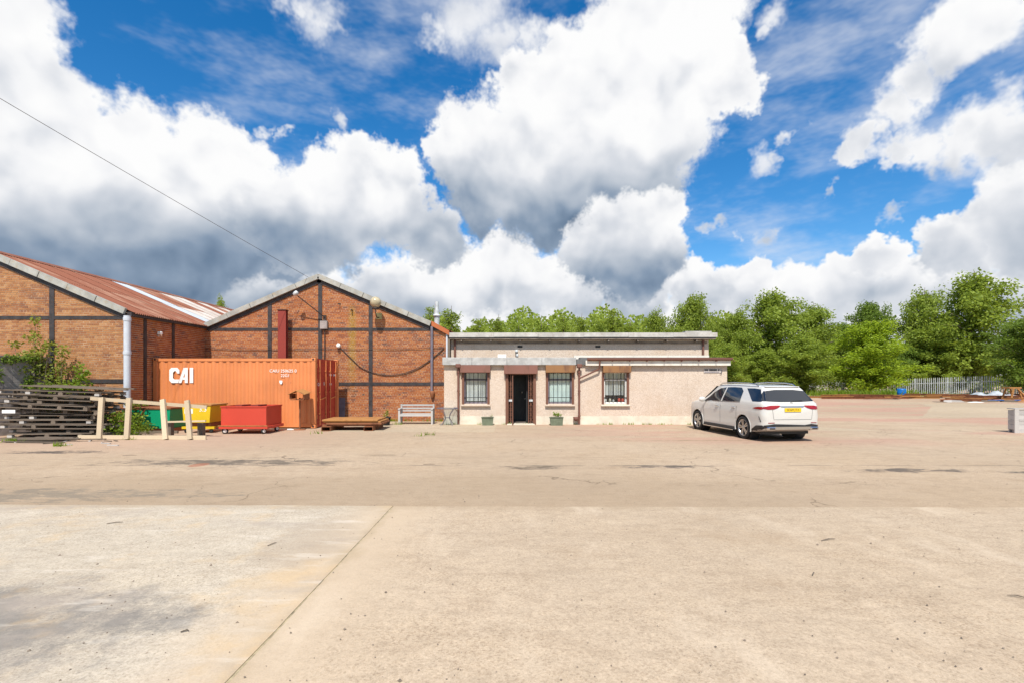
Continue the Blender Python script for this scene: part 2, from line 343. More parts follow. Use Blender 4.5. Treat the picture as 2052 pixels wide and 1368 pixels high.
# ------------------------------------------------------------------ ground
def sstep(a, b, x): t = max(0, min(1, (x-a)/(b-a))); return t*t*(3-2*t)
def gz(X, Y):        # the far yard rises to a low bank in front of the fence, then falls away
    P = [(38, 0), (46.5, .33), (58, -.45), (900, -.45)]
    if Y <= 38: h = 0
    else:
        for (a, ha), (b, hb) in zip(P, P[1:]):
            if a <= Y <= b: h = ha + (hb-ha)*(Y-a)/(b-a); break
        else: h = -.45
    return h * sstep(12, 26, X)
def ground_mat(name, base, light, dark, zones=False, slab=None):
    g = G(name); X, Y, Z = g.xyz()
    a = g.noise(.32, 7, .62); b = g.noise(1.7, 8, .66); c = g.noise(9, 6, .7); st = g.noise(.9, 7, .65, stretch=(.28, 1.5, 1))
    cc = g.mix(g.ramp(a, .32, .70), base, light); cc = g.mix(g.ramp(b, .48, .74, 0, .55), cc, dark); cc = g.mix(g.ramp(st, .50, .74, 0, .40), cc, tuple(x*.78 for x in dark))
    cc = g.mix(g.ramp(c, .35, .75, 0, .30), cc, tuple(x*.6 for x in base))
    vo = g.n('ShaderNodeTexVoronoi'); vo.inputs['Scale'].default_value = 75; g.t.links.new(g.pos, vo.inputs['Vector']); sp = g.n('ShaderNodeSeparateColor'); g.t.links.new(vo.outputs['Color'], sp.inputs[0])
    agg = sp.outputs[0]; cc = g.mix(g.ramp(g.noise(1.1, 5, .6), .35, .7, .25, .85), cc, g.mix(1.0, cc, g.cramp(agg, [(0, (.52,.47,.42)), (.16, (.80,.76,.72)), (.45, (1,1,1)), (.85, (1.0,1.0,1.0)), (1, (1.0,.97,.92))]), 'MULTIPLY'))
    vo2 = g.n('ShaderNodeTexVoronoi'); vo2.inputs['Scale'].default_value = 19; g.t.links.new(g.pos, vo2.inputs['Vector']); sp2 = g.n('ShaderNodeSeparateColor'); g.t.links.new(vo2.outputs['Color'], sp2.inputs[0])
    pit = g.math('MULTIPLY', g.ramp(sp2.outputs[1], .80, .92), g.ramp(vo2.outputs['Distance'], .012, .006)); cc = g.mix(g.math('MULTIPLY', pit, .75), cc, (.07,.06,.05))
    big = g.noise(.16, 5, .6); cc = g.mix(g.ramp(big, .38, .62, 0, .5), cc, tuple(x*.72 for x in base))
    fg = g.noise(160, 3, .7); cc = g.mix(g.ramp(fg, .35, .70, .30, 0), cc, tuple(x*.50 for x in base))
    wv_ = g.n('ShaderNodeVectorMath', operation='ADD'); g.t.links.new(g.pos, wv_.inputs[0]); nz = g.n('ShaderNodeTexNoise'); nz.inputs['Scale'].default_value = 1.3; nz.inputs['Detail'].default_value = 6; g.t.links.new(g.pos, nz.inputs['Vector']); g.t.links.new(nz.outputs['Color'], wv_.inputs[1])
    ck = g.n('ShaderNodeTexVoronoi', feature='DISTANCE_TO_EDGE'); ck.inputs['Scale'].default_value = .42; g.t.links.new(wv_.outputs[0], ck.inputs['Vector'])
    crk = g.math('MULTIPLY', g.ramp(ck.outputs['Distance'], .009, .002), g.ramp(a, .50, .60, 0, .75 if zones else .0)); cc = g.mix(crk, cc, tuple(x*.38 for x in dark))
    gt1 = g.noise(48, 4, .85); cc = g.mix(1.0, cc, g.cramp(gt1, [(.30, (.52,.50,.48)), (.43, (.90,.89,.88)), (.58, (1.05,1.05,1.05)), (.72, (1.20,1.19,1.17))]), 'MULTIPLY')
    gt2 = g.noise(5.5, 6, .75, stretch=(.55, 1.2, 1)); cc = g.mix(1.0, cc, g.cramp(gt2, [(.30, (.86,.85,.84)), (.5, (1,1,1)), (.70, (1.07,1.07,1.06))]), 'MULTIPLY')
    if slab:
        jd = g.math('ABSOLUTE', g.math('ADD', X, 1.683)); jd = g.math('ADD', jd, g.math('MULTIPLY', g.math('SUBTRACT', g.noise(1.6, 6, .65), .42), .55)); cc = g.mix(g.ramp(jd, .95, .12, 0, .75), cc, (.47,.37,.265)); cc = g.mix(g.ramp(jd, .20, .0, 0, .6), cc, (.36,.275,.175))
        je = g.math('ADD', g.math('SUBTRACT', 7.0, Y), g.math('MULTIPLY', g.math('SUBTRACT', g.noise(2.2, 6, .65), .5), .9)); cc = g.mix(g.ramp(je, .25, -.15, 0, .5), cc, (.33,.25,.165))
    if zones:
        rn = g.noise(.30, 6, .65, stretch=(.35, 1.3, 1)); red = g.math('MULTIPLY', g.ramp(rn, .44, .58), g.math('MULTIPLY', g.ramp(Y, 12.5, 16), g.ramp(X, -2, 7)))
        cc = g.mix(g.math('MULTIPLY', red, .62), cc, (.40,.215,.165))
        redl = g.math('MULTIPLY', g.ramp(Y, 11.0, 14.5), g.ramp(X, -3, -9)); cc = g.mix(g.math('MULTIPLY', redl, .45), cc, (.42,.27,.20))
        # worn darker strip of old asphalt along the slab, ragged at the edges
        wob = g.math('MULTIPLY', g.math('SUBTRACT', g.noise(.6, 6, .65), .5), 2.2); yy = g.math('ADD', Y, wob)
        stp = g.math('MULTIPLY', g.ramp(yy, 10.2, 8.4), g.ramp(X, 14, -6, .45, 1)); cc = g.mix(g.math('MULTIPLY', stp, .42), cc, (.25,.185,.12))
        pn = g.math('MULTIPLY', g.math('SUBTRACT', g.noise(3.4, 7, .78, stretch=(.55, 1.5, 1)), .5), 7.5)
        for px, py, rx, ry, cl_, k in ((-6.2,10.9,3.0,.55,(.10,.085,.07),.85),(.42,10.25,.75,.28,(.10,.08,.06),.8),(3.15,10.35,1.25,.20,(.09,.075,.065),.9),(7.9,9.9,1.35,.25,(.09,.075,.065),.9),(10.1,9.7,.7,.18,(.08,.07,.06),.9),(-11.3,12.4,1.4,.30,(.07,.06,.055),.9),(-8.6,7.8,4.5,.6,(.15,.135,.11),.6),(5.0,14.8,2.6,.16,(.16,.15,.07),.5),(-3.2,11.9,.5,.2,(.2,.15,.1),.6)):
            ex = g.math('DIVIDE', g.math('ADD', X, -px), rx); ey = g.math('DIVIDE', g.math('ADD', Y, -py), ry); q = g.math('ADD', g.math('MULTIPLY', ex, ex), g.math('MULTIPLY', ey, ey))
            mk = g.ramp(g.math('ADD', q, pn), .9, -.1); cc = g.mix(g.math('MULTIPLY', mk, k), cc, cl_)
        ex = g.math('DIVIDE', g.math('ADD', X, 6.62), .19); ey = g.math('DIVIDE', g.math('ADD', Y, -10.55), .27); q = g.math('ADD', g.math('MULTIPLY', ex, ex), g.math('MULTIPLY', ey, ey)); cc = g.mix(g.ramp(g.math('ADD', q, c), 1.6, 1.1, 0, .7), cc, (.30,.12,.07))
        jn = g.math('ABSOLUTE', g.math('ADD', Y, g.math('MULTIPLY_ADD', g.noise(1.1, 5), .25, -10.62))); cc = g.mix(g.math('MULTIPLY', g.ramp(jn, .035, .015), g.ramp(g.noise(.8, 3), .42, .55, 0, .7)), cc, (.12,.10,.08))
    if slab == 'left':     # oil-grey stain at the near corner, ochre stains, trowel streaks
        ex = g.math('DIVIDE', g.math('ADD', X, 4.2), 1.9); ey = g.math('DIVIDE', g.math('ADD', Y, -3.6), .95); q = g.math('ADD', g.math('MULTIPLY', ex, ex), g.math('MULTIPLY', ey, ey))
        mk = g.ramp(g.math('ADD', q, g.math('MULTIPLY', g.math('SUBTRACT', g.noise(1.5, 8, .7), .5), 4.5)), 1.2, 0); cc = g.mix(g.math('MULTIPLY', mk, .8), cc, (.16,.15,.14))
        oc = g.ramp(g.noise(.8, 6, .65), .50, .66); cc = g.mix(g.math('MULTIPLY', oc, .42), cc, (.52,.35,.17)); cc = g.mix(g.ramp(g.noise(.7, 8, .7, stretch=(.6, 1.3, 1)), .50, .68, 0, .65), cc, (.33,.28,.235))
        ex = g.math('DIVIDE', g.math('ADD', X, 2.25), .5); ey = g.math('DIVIDE', g.math('ADD', Y, -5.6), 1.3); q = g.math('ADD', g.math('MULTIPLY', ex, ex), g.math('MULTIPLY', ey, ey))
        mk = g.ramp(g.math('ADD', q, g.math('MULTIPLY', g.math('SUBTRACT', g.noise(1.8, 8, .7), .5), 3)), 1.1, 0); cc = g.mix(g.math('MULTIPLY', mk, .5), cc, (.33,.265,.20))
        tw = g.noise(2.2, 6, .6, stretch=(.5, 2.2, 1)); cc = g.mix(g.ramp(tw, .55, .75, 0, .4), cc, (.66,.60,.52))
    if slab == 'right':
        br_ = g.noise(.9, 6, .65, stretch=(1.6, .5, 1)); cc = g.mix(g.ramp(br_, .50, .78, 0, .45), cc, (.60,.50,.385)); cc = g.mix(g.ramp(g.noise(.55, 6, .65), .52, .72, 0, .5), cc, (.34,.25,.165))
    g.bump(g.math('ADD', g.math('MULTIPLY', agg, .5), g.math('ADD', c, g.math('MULTIPLY', pit, -2.0))), .32, .012)
    return g.out(cc, .93, 0, .2)
M['yard'] = ground_mat('yard', (.475,.365,.255), (.55,.435,.32), (.36,.265,.18), True)
M['slab_l'] = ground_mat('slab_left', (.54,.465,.365), (.65,.58,.48), (.43,.35,.265), False, 'left')
M['slab_r'] = ground_mat('slab_right', (.50,.395,.285), (.57,.46,.345), (.40,.30,.21), False, 'right')
M['pale'] = ground_mat('pale_concrete', (.50,.40,.285), (.56,.46,.34), (.41,.32,.22))
xs = [-900,-300,-120] + [-60+4*i for i in range(46)] + [160,300,900]; ys = [-40,-14] + [-8+2.5*i for i in range(38)] + [110,160,300,900]
mb = MB(); nx = len(xs)
mb.add([(x, y, gz(x, y)) for y in ys for x in xs], [(j*nx+i, j*nx+i+1, (j+1)*nx+i+1, (j+1)*nx+i) for j in range(len(ys)-1) for i in range(nx-1)], True)
struct(mb.build('ground', M['yard']))
def sheet(name, poly, mat, z, thick=.03):
    n = len(poly); m = MB(); top = [(x, y, z) for x, y in poly]; lo = [(x, y, z-thick) for x, y in poly]
    m.add(top+lo, [tuple(range(n))] + [(i, i+n, (i+1) % n + n, (i+1) % n) for i in range(n)]); return struct(m.build(name, mat, fix=True))
er = random.Random(3)
def rag(p, q, n, a): return [(p[0]+(q[0]-p[0])*i/n + (er.uniform(-a, a) if 0 < i < n else 0), p[1]+(q[1]-p[1])*i/n + (er.uniform(-a, a) if 0 < i < n else 0)) for i in range(n)]
sheet('concrete_slab', [(-40,-12)] + rag((-1.690,-12), (-1.690,7.08), 60, .005) + rag((-1.690,7.08), (-40,7.55), 90, .014), M['slab_l'], .014)
sheet('concrete_slab', rag((-1.676,7.07), (-1.676,-12), 60, .005) + [(-1.676,-12),(40,-12)] + rag((40,6.75), (-1.676,7.07), 90, .014), M['slab_r'], .010)
sheet('joint_strip', [(-1.70,-12),(-1.66,-12),(-1.66,7.07),(-1.70,7.07)], simple('joint', (.33,.27,.17), .95, var=.4, scale=9, bump=.4), .0085, .02)
sheet('concrete_apron', rag((-6.4,17.2), (-.6,17.05), 12, .04) + rag((-.6,17.05), (-.6,20.05), 4, .03) + rag((-.6,20.05), (-6.6,21.6), 6, .02), M['pale'], .006)
sheet('concrete_patch', rag((10.4,17.6), (13.2,17.6), 8, .05) + rag((13.2,17.6), (9.8,20.8), 8, .06) + rag((9.8,20.8), (8.9,20.6), 3, .05) + rag((8.9,20.6), (10.4,17.6), 5, .05), M['pale'], .005)
sheet('concrete_patch', rag((19.6,24.0), (30,23.0), 10, .06) + rag((30,23.0), (52,37), 8, .1) + rag((52,37), (30.5,37.4), 12, .1) + rag((30.5,37.4), (27.8,33.0), 6, .1) + rag((27.8,33.0), (19.6,24.0), 10, .12), M['pale'], .005)
# loose grit, chips and twigs on the concrete
gm = MB(); gr = random.Random(21)
for i in range(900):
    Y = 2.6 + 19*gr.random()**2.0; X = gr.uniform(-1.05, 1.05)*Y; s = gr.uniform(.003, .010)*(1.6 if gr.random() < .07 else 1)*(1+Y*.05)
    c = Vector((X, Y, .016 if Y < 7 else .003)); vs = [c + Vector((gr.uniform(.6, 1)*s*a, gr.uniform(.6, 1)*s*b, s*.7*h)) for a, b, h in ((1,0,0),(0,1,0),(-1,0,0),(0,-1,0),(.1,.1,.9))]
    gm.add(vs, [(0,1,4),(1,2,4),(2,3,4),(3,0,4)])
struct(tag(gm.build('loose_grit', simple('grit', (.19,.15,.115), .95, var=.5, scale=15)), 'loose grit and small chips scattered over the concrete yard', 'grit'), 'stuff')
for i, (px, py, L, a) in enumerate(((230,1050,.16,.5),(860,930,.25,.1),(260,912,.3,.2),(545,1093,.12,1.2),(1660,1084,.2,.3),(2040,1200,.13,2.6),(1630,1153,.09,.9),(370,1270,.05,.3))):
    Yg = 1800/(py-760); X0 = (px-1026)*Yg/1000; z0 = .022 if Yg < 7 else .008
    t = MB(); t.tube([(X0-L/2*math.cos(a), Yg-L/2*math.sin(a), z0), (X0+.01, Yg+.012, z0+.006), (X0+L/2*math.cos(a), Yg+L/2*math.sin(a), z0)], [.004, .006, .003], 5)
    tag(t.build('twig', M['bark']), 'small dark twig lying loose on the open concrete', 'twig', 'twigs on the concrete')

# ------------------------------------------------------------------ brick halls
def bricks(owner, ox, oy, ux, uy, width, topf, mat, keep, seed, nx_, ny_, z0=.0, skip=None):
    """Brick face: runs from (ox,oy) along (ux,uy); topf(t) = wall height at t; normal (nx_,ny_). The bricks for which keep() holds come back for single objects."""
    r = random.Random(seed); mbk = MB(); singles = []; P = .075; k = 0
    while True:
        z = z0 + k*P; head = (k % 4 == 3); L = .1125 if head else .225; t = -(L/2 if k % 2 else 0); any_ = False
        while t < width:
            a, b = max(t, 0)+.005, min(t+L, width)-.005
            if b-a > .03 and z+.065 < min(topf(a), topf(b)):
                any_ = True; d = .006 + r.uniform(-.0025, .003)
                if skip is None or not skip((a+b)/2, z):
                    if keep(a, b, z) and abs((b-a)-.215) < .001: singles.append((a, z, d))
                    else:
                        f = lambda s_, dd, zz: (ox+ux*s_+nx_*dd, oy+uy*s_+ny_*dd, zz)
                        j = r.uniform(-.0015, .0015)
                        mbk.add([f(a,-.01,z+j), f(b,-.01,z+j), f(b,-.01,z+.065+j), f(a,-.01,z+.065+j), f(a+.002,d,z+.002+j), f(b-.002,d,z+.002-j), f(b-.002,d,z+.063-j), f(a+.002,d,z+.063+j)], [(4,5,6,7),(0,1,5,4),(1,2,6,5),(2,3,7,6),(3,0,4,7)])
            t += L
        k += 1
        if not any_ and k > 10: break
    return mbk, singles
bm1 = MB(); bm1.add([(0,.01,0),(.215,.01,0),(.215,.01,.065),(0,.01,.065),(.003,-.006,.003),(.212,-.006,.003),(.212,-.006,.062),(.003,-.006,.062)], [(4,5,6,7),(0,1,5,4),(1,2,6,5),(2,3,7,6),(3,0,4,7)])
def single_bricks(owner, singles, ox, oy, mat, limit=300):
    me = bm1.mesh('brick'); me.materials.append(mat); r = random.Random(9)
    for a, z, d in singles[:limit]:
        o = bpy.data.objects.new('brick', me); col.objects.link(o); o.parent = owner; o.location = (ox+a, oy-(d-.006), z)
SL = .43
def corr_sheet(L, wdt, n=10, amp=.02):       # one corrugated sheet, runs down +x for L, across y for wdt
    vs = []; fs = []; m = n*2
    for i in range(m+1):
        y = wdt*i/m; z = amp*math.cos(math.pi*i)
        vs += [(0, y, z), (L, y, z)]
    for i in range(m): fs.append((2*i, 2*i+1, 2*i+3, 2*i+2))
    s = MB(); s.add(vs, fs, False); return s.mesh('roof_sheet')
def sheet_mat(name, a, b, c, t0):
    g = G(name); r = g.rnd(); n = g.noise(.9, 8, .68, stretch=(.5, 2.2, 1)); m2 = g.noise(3.2, 7, .7, stretch=(.35, 2.5, 1))
    cc = g.mix(g.ramp(g.math('ADD', n, g.math('MULTIPLY', g.math('SUBTRACT', r, .5), .16)), t0, t0+.2), a, b); cc = g.mix(g.ramp(m2, .50, .72, 0, .75), cc, c); return g.out(cc, .85, 0, .2)
M['sheet_rust'] = sheet_mat('sheet_rust', (.225,.085,.052), (.32,.18,.125), (.165,.065,.045), .48)
M['sheet_white'] = sheet_mat('sheet_white', (.42,.37,.33), (.50,.46,.43), (.30,.13,.08), .45)
M['sheet_blue'] = sheet_mat('sheet_blue', (.38,.42,.47), (.46,.50,.55), (.36,.30,.27), .45)
def hall(name, label, x0, x1, xa, zl, zr, za, yf, yb, mat, group, sheets):
    """Gabled brick hall: front at yf, eaves x0 (height zl) and x1 (zr), ridge at xa, za."""
    H = thing(name, label, 'building', ((x0+x1)/2, yf, 0), 0, group); H.location = (0, 0, 0)
    top = lambda X: (zl + (za-zl)*(X-x0)/(xa-x0)) if X < xa else (zr + (za-zr)*(x1-X)/(x1-xa))
    w = MB(); w.prism([(x0,-.05),(x1,-.05),(x1,zr-.06),(xa,za-.06),(x0,zl-.06)], yf, yf+.24)
    w.box((x0,yf+.24,-.05),(x0+.24,yb,zl-.08)); w.box((x1-.24,yf+.24,-.05),(x1,yb,zr-.08)); w.prism([(x0+.24,-.05),(x1-.24,-.05),(x1-.24,zr-.1),(xa,za-.1),(x0+.24,zl-.1)], yb-.24, yb)
    w.build('wall', M['mortar'], H, fix=True)
    # roof sheets, each its own piece; two slopes
    for side in (-1, 1):
        xe, ze = (x0, zl) if side < 0 else (x1, zr); run = abs(xe-xa); L = math.hypot(run, za-ze)+.18; ang = math.atan2(za-ze, run)
        half = corr_sheet(L/2+.06, 1.02); nS = int((yb-yf)/1.0)
        for mk in ('sheet_rust','sheet_white','sheet_blue'):
            pass
        mes = {}
        for i in range(nS):
            for h in (0, 1):
                mk = sheets(i, h, side)
                if mk not in mes: q = half.copy(); q.materials.clear(); q.materials.append(M[mk]); mes[mk] = q
                o = bpy.data.objects.new('roof_sheet', mes[mk]); col.objects.link(o); o.parent = H
                d = h*(L/2-.02); o.location = (xa + side*d*math.cos(ang), yf+.02+i*1.0 if side > 0 else yf+1.04+i*1.0, za+.05 - d*math.sin(ang) + (0 if h else .012))
                o.rotation_euler = (0, ang, 0) if side > 0 else (0, ang, math.pi)
    rc = MB(); rc.prism([(xa-.28,za-.035),(xa,za+.085),(xa+.28,za-.035),(xa+.28,za-.02),(xa,za+.115),(xa-.28,za-.02)], yf-.02, yb); rc.build('ridge_cap', M['sheet_rust'], H, fix=True)
    return H, top
def left_sheets(i, h, s):
    if i == 5: return 'sheet_blue'
    if i in (8, 9) or (i == 6 and h) or (i == 11 and not h): return 'sheet_white'
    if i == 7 and h: return 'sheet_white'
    if i == 13: return 'sheet_white'
    return 'sheet_rust'
LX, LY, MY = -13.32, 17.34, 21.69
H1, top1 = hall('brick_hall', 'tan brick hall with rust and white striped sheet roof and a fat grey drainpipe', LX-9.9, LX, LX-4.95, 4.12, 4.12, 6.25, LY, LY+20, M['brick_tan'], None, left_sheets)
H2, top2 = hall('brick_hall', 'red brick gabled hall with black steel bands behind the orange container', LX+.02, -2.84, -8.37, 4.12, 3.92, 6.25, MY, MY+16, M['brick_red'], None, lambda i, h, s: 'sheet_rust')
# bricks of the left hall: front gable (only the part the yard sees) and the shaded flank
keepL = lambda a, b, z: .9 < z < 3.9 and a > 5.75 and a < 9.6
mbk, sg = bricks(H1, LX-9.9, LY, 1, 0, 9.9, lambda t: top1(LX-9.9+t)-.10, M['brick_tan'], keepL, 1, 0, -1, skip=lambda t, z: t < 3.6)
random.Random(4).shuffle(sg); single_bricks(H1, sg[:300], LX-9.9, LY, M['brick_tan'])
for a, z, d in sg[300:]: mbk.box((LX-9.9+a, LY-d, z), (LX-9.9+a+.215, LY+.01, z+.065))
struct(mbk.build('brickwork', M['brick_tan'], H1), 'stuff')
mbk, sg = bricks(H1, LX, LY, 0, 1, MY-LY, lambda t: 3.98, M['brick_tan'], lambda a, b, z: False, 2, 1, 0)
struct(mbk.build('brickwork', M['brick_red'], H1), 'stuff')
keepM = lambda a, b, z: (a > 5.9 and .3 < z < 2.6) or (3.0 < a < 7.2 and 3.2 < z < 5.2)
mbk, sg = bricks(H2, LX, MY, 1, 0, 10.48, lambda t: top2(LX+t)-.10, M['brick_red'], keepM, 3, 0, -1)
random.Random(6).shuffle(sg); single_bricks(H2, sg[:300], LX, MY, M['brick_red'])
for a, z, d in sg[300:]: mbk.box((LX+a, MY-d, z), (LX+a+.215, MY+.01, z+.065))
struct(mbk.build('brickwork', M['brick_red'], H2), 'stuff')
def X2(px): return (px-1026)*MY/1000
def Z2(py): return 1.8+(760-py)*MY/1000
def X1(px): return (px-1026)*LY/1000
def Z1(py): return 1.8+(760-py)*LY/1000
def post(H, y, xc, z0, z1, w=.17): MB().box((xc-w/2, y-.03, z0), (xc+w/2, y+.05, z1)).build('steel_post', M['black_steel'], H)
def rail(H, y, x0, x1, zc, h=.12): MB().box((x0, y-.026, zc-h/2), (x1, y+.05, zc+h/2)).build('steel_band', M['black_steel'], H)
for px in (541, 642, 743): post(H2, MY, X2(px), 0, top2(X2(px))-.12)
rail(H2, MY, LX+.05, -2.86, Z2(660)); rail(H2, MY, LX+.05, -2.86, Z2(768.5), .14)
post(H1, LY, X1(105), 0, top1(X1(105))-.12); post(H1, LY, X1(-170), 0, top1(X1(-170))-.12)
rail(H1, LY, LX-9.85, LX-.02, Z1(637)); rail(H1, LY, LX-9.85, LX-.02, Z1(763), .14)
def verge(H, xa, za, xe, ze, y, mat, n=4):        # dark beam under grey barge boards, laid in lengths
    ux, uz = xe-xa, ze-za; L = math.hypot(ux, uz); px_, pz_ = uz/L, -ux/L
    if pz_ > 0: px_, pz_ = -px_, -pz_
    b = MB(); b.prism([(xa+px_*.06, za+pz_*.06), (xe+px_*.06, ze+pz_*.06), (xe+px_*.27, ze+pz_*.27), (xa+px_*.27, za+pz_*.27)], y-.05, y+.02); b.build('verge_beam', M['black_steel'], H, fix=True)
    for i in range(n):
        t0, t1 = i/n, (i+1)/n - .004; o0 = .012 if i % 2 else 0.
        b = MB(); b.prism([(xa+ux*t0-px_*.10, za+uz*t0-pz_*.10), (xa+ux*t1-px_*.10, za+uz*t1-pz_*.10), (xa+ux*t1+px_*.11, za+uz*t1+pz_*.11), (xa+ux*t0+px_*.11, za+uz*t0+pz_*.11)], y-.16-o0, y-.06); b.build('barge_board', mat, H, fix=True)
verge(H2, -8.37, 6.25, LX+.03, 4.12, MY, M['verge_grey'], 5); verge(H2, -8.37, 6.25, -3.5, 6.25-(6.25-3.92)*4.87/5.53, MY, M['verge_grey'], 5)
fl = MB(); z0_ = 6.25-(6.25-3.92)*4.85/5.53; fl.prism([(-3.48,z0_+.12),(-2.72,3.90),(-2.72,3.70),(-3.48,z0_-.1)], MY-.14, MY+.3); fl.build('rust_flashing', M['flash'], H2, fix=True)
verge(H1, LX-4.95, 6.25, LX-.02, 4.14, LY, M['verge_grey'], 5)
# gutter and flank details of the left hall
MB().box((LX+.005, LY-.08, 3.98), (LX+.16, MY-.03, 4.12)).build('gutter', M['black_steel'], H1)
for yy in (18.1, 19.6): MB().box((LX-.02, yy-.07, 0), (LX+.03, yy+.07, 3.97)).build('steel_post', M['black_steel'], H1)
dp = MB(); dp.tube([(X1(262), LY-.16, .02), (X1(262), LY-.16, 3.98)], .105, 14); dp.lathe([(.118, -.06), (.122, 0), (.118, .06)], 14, Matrix.Translation((X1(262), LY-.16, 2.72))); dp.lathe([(.118, -.06), (.122, 0), (.118, .06)], 14, Matrix.Translation((X1(262), LY-.16, 3.86))); dp.build('drainpipe', M['pipe_grey'], H1)
fx = MB(); fx.tube([(LX+.02, 18.75, 3.42), (LX+.16, 18.75, 3.42), (LX+.17, 18.68, 3.5)], .02, 6); fx.cbox((LX+.1, 18.58, 3.46), (LX+.24, 18.70, 3.58), .02); fx.build('flood_lamp', M['white'], H1)
# right gable details
dp = MB(); dp.tube([(X2(866), MY-.1, Z2(783)), (X2(866), MY-.1, Z2(655))], .06, 10); dp.build('drainpipe', M['pipe_dark'], H2)
MB().lathe([(.05,-.16),(.09,-.02),(.1,.1),(.07,.12)], 10, Matrix.Translation((X2(867), MY-.1, Z2(788)))).build('pipe_shoe', M['rust'], H2)
sp = MB(); sp.box((-2.83, MY-.02, 2.5), (-2.70, MY+.6, 3.72)); sp.build('side_boarding', M['old_wood'], H2)
MB().box((-2.86, MY-.06, 2.6), (-2.795, MY-.021, 3.75)).build('corner_strip', M['pipe_grey'], H2)
# globe lamp on a swan-neck bracket
gl = thing('globe_lamp', 'cream globe lamp on a black bracket high on the red brick gable', 'lamp', (X2(760), MY-.02, Z2(634)))
MB().box((-.12, -.03, -.14), (.12, .012, .14)).build('back_plate', simple('lamp_plate', (.42,.36,.16), .6), gl)
MB().tube([(0,-.03,-.06),(0,-.30,-.10),(0,-.50,-.02),(0,-.56,.14),(0,-.56,.26)], .022, 8).build('bracket', M['cable'], gl)
MB().lathe([(.03,.20),(.15,.22),(.12,.30),(.10,.33)], 16, Matrix.Translation((0,-.56,0))).build('collar', M['cable'], gl)
MB().lathe([(.09,.29)] + [(.235*math.sin(t), .52-.235*math.cos(t)) for t in [R(30+15*i) for i in range(10)]] + [(.01,.755)], 24, Matrix.Translation((0,-.56,0))).build('globe', M['globe'], gl)
# flood lamp on a long arm
al = thing('arm_lamp', 'small flood lamp at the end of a thin diagonal arm near the gable peak', 'lamp', (X2(652), MY-.02, Z2(636)))
MB().tube([(0,-.02,-.05),(0,-.12,0),(-.95,-.60,.83)], .022, 6).build('arm', M['cable'], al)
MB().box((-.06,-.08,-.22),(.05,.01,.08)).build('bracket_plate', M['cable'], al)
t = MB(); t.lathe([(.03,-.12),(.08,-.09),(.10,.0),(.085,.09),(.02,.11)], 14, Matrix.Translation((-1.0,-.64,.92)) @ Matrix.Rotation(R(50), 4, 'Y')); t.build('lamp_head', M['galv'], al)
jb = thing('junction_box', 'weathered grey junction box on the black post of the red gable', 'junction box', (X2(651), MY-.03, Z2(652)))
MB().cbox((-.15,-.16,-.18),(.16,.0,.17),.015).build('case', M['block'], jb); MB().tube([(.02,-.05,-.18),(.02,-.045,-1.1),(-.03,-.045,-2.6)], .02, 6).build('conduit', M['cable'], jb)
# wall lamp and slung cables
wl = thing('wall_lamp', 'small white round wall lamp where the slung cable begins', 'lamp', (X2(680), MY-.02, Z2(694)))
MB().lathe([(.02,-.10),(.085,-.07),(.09,.02),(.05,.09),(.01,.1)], 14, Matrix.Translation((0,-.1,.03))).build('shade', M['paint_white'], wl); MB().box((-.04,-.06,-.02),(.04,.012,.05)).build('mount', M['pipe_grey'], wl)
def cable(pts, r, label, sub=10):
    P = []
    for a, b, sag in pts:
        a, b = Vector(a), Vector(b)
        for i in range(sub+1): t = i/sub; p = a.lerp(b, t); p.z -= 4*sag*t*(1-t); P.append(p)
    o = MB().tube(P, r, 5).build('cable', M['cable']); return tag(o, label, 'cable')
yc = MY-.045
cable([((X2(684),yc,Z2(698)), (X2(722),yc,Z2(735)), .0), ((X2(722),yc,Z2(735)), (X2(890),yc,Z2(697)), .70)], .017, 'thick black cable slung in a deep loop across the red brick wall', 14)
cable([((X2(413),yc,Z2(698)), (X2(640),yc,Z2(699)), .05), ((X2(640),yc,Z2(699)), (X2(893),yc,Z2(696)), .05)], .009, 'thin straight cable running level across the red brick wall')
cable([((X2(805),yc,Z2(752)), (X2(888),yc,Z2(700)), .16)], .008, 'thin slack cable above the thick loop on the red brick wall')
ovp = thing('overflow_pipe', 'short overflow pipe stub above the yellow stain on red brick', 'pipe', (X2(706), MY, Z2(622)))
MB().tube([(0,.02,0),(0,-.14,0),(0,-.16,-.03)], .03, 8).build('spout', M['cable'], ovp)
hk = thing('wall_hook', 'small black iron hook on the red brick gable near its peak', 'hook', (X2(681), MY, Z2(610)))
MB().box((-.09,-.012,0),(.03,.012,.04)).build('plate', M['cable'], hk); MB().tube([(.03,0,.02),(.03,-.1,.02),(.02,-.1,-.22)], .012, 6).build('hook', M['cable'], hk)
# red steel column standing in front of the gable, flue behind
rc_ = thing('steel_column', 'tall red rusted steel column standing between container and brick gable', 'column', (X2(569)*.985, MY-.42, 0))
for nm, a, b in (('flange',(-.17,-.10,0),(.17,-.075,4.72)), ('web',(-.012,-.075,0),(.012,.075,4.72)), ('flange',(-.17,.075,0),(.17,.10,4.72)), ('cap_plate',(-.19,-.13,4.722),(.19,.13,4.75)), ('base_plate',(-.25,-.2,.002),(.25,.2,.025))):
    MB().box(a, b).build(nm, M['red_steel'] if nm != 'cap_plate' else M['black_steel'], rc_)
fu = thing('flue_pipe', 'metal flue pipe poking up behind the brick hall eave', 'flue', (-3.75, MY+3.2, 3.9))
MB().tube([(0,0,-.3),(0,0,1.35)], .13, 14).build('pipe', M['galv'], fu); MB().lathe([(.14,1.0),(.19,1.03),(.19,1.1),(.14,1.13)], 14).build('collar', M['galv'], fu); MB().tube([(0,0,1.35),(0,0,1.75)], .10, 12).build('cowl', M['galv'], fu)
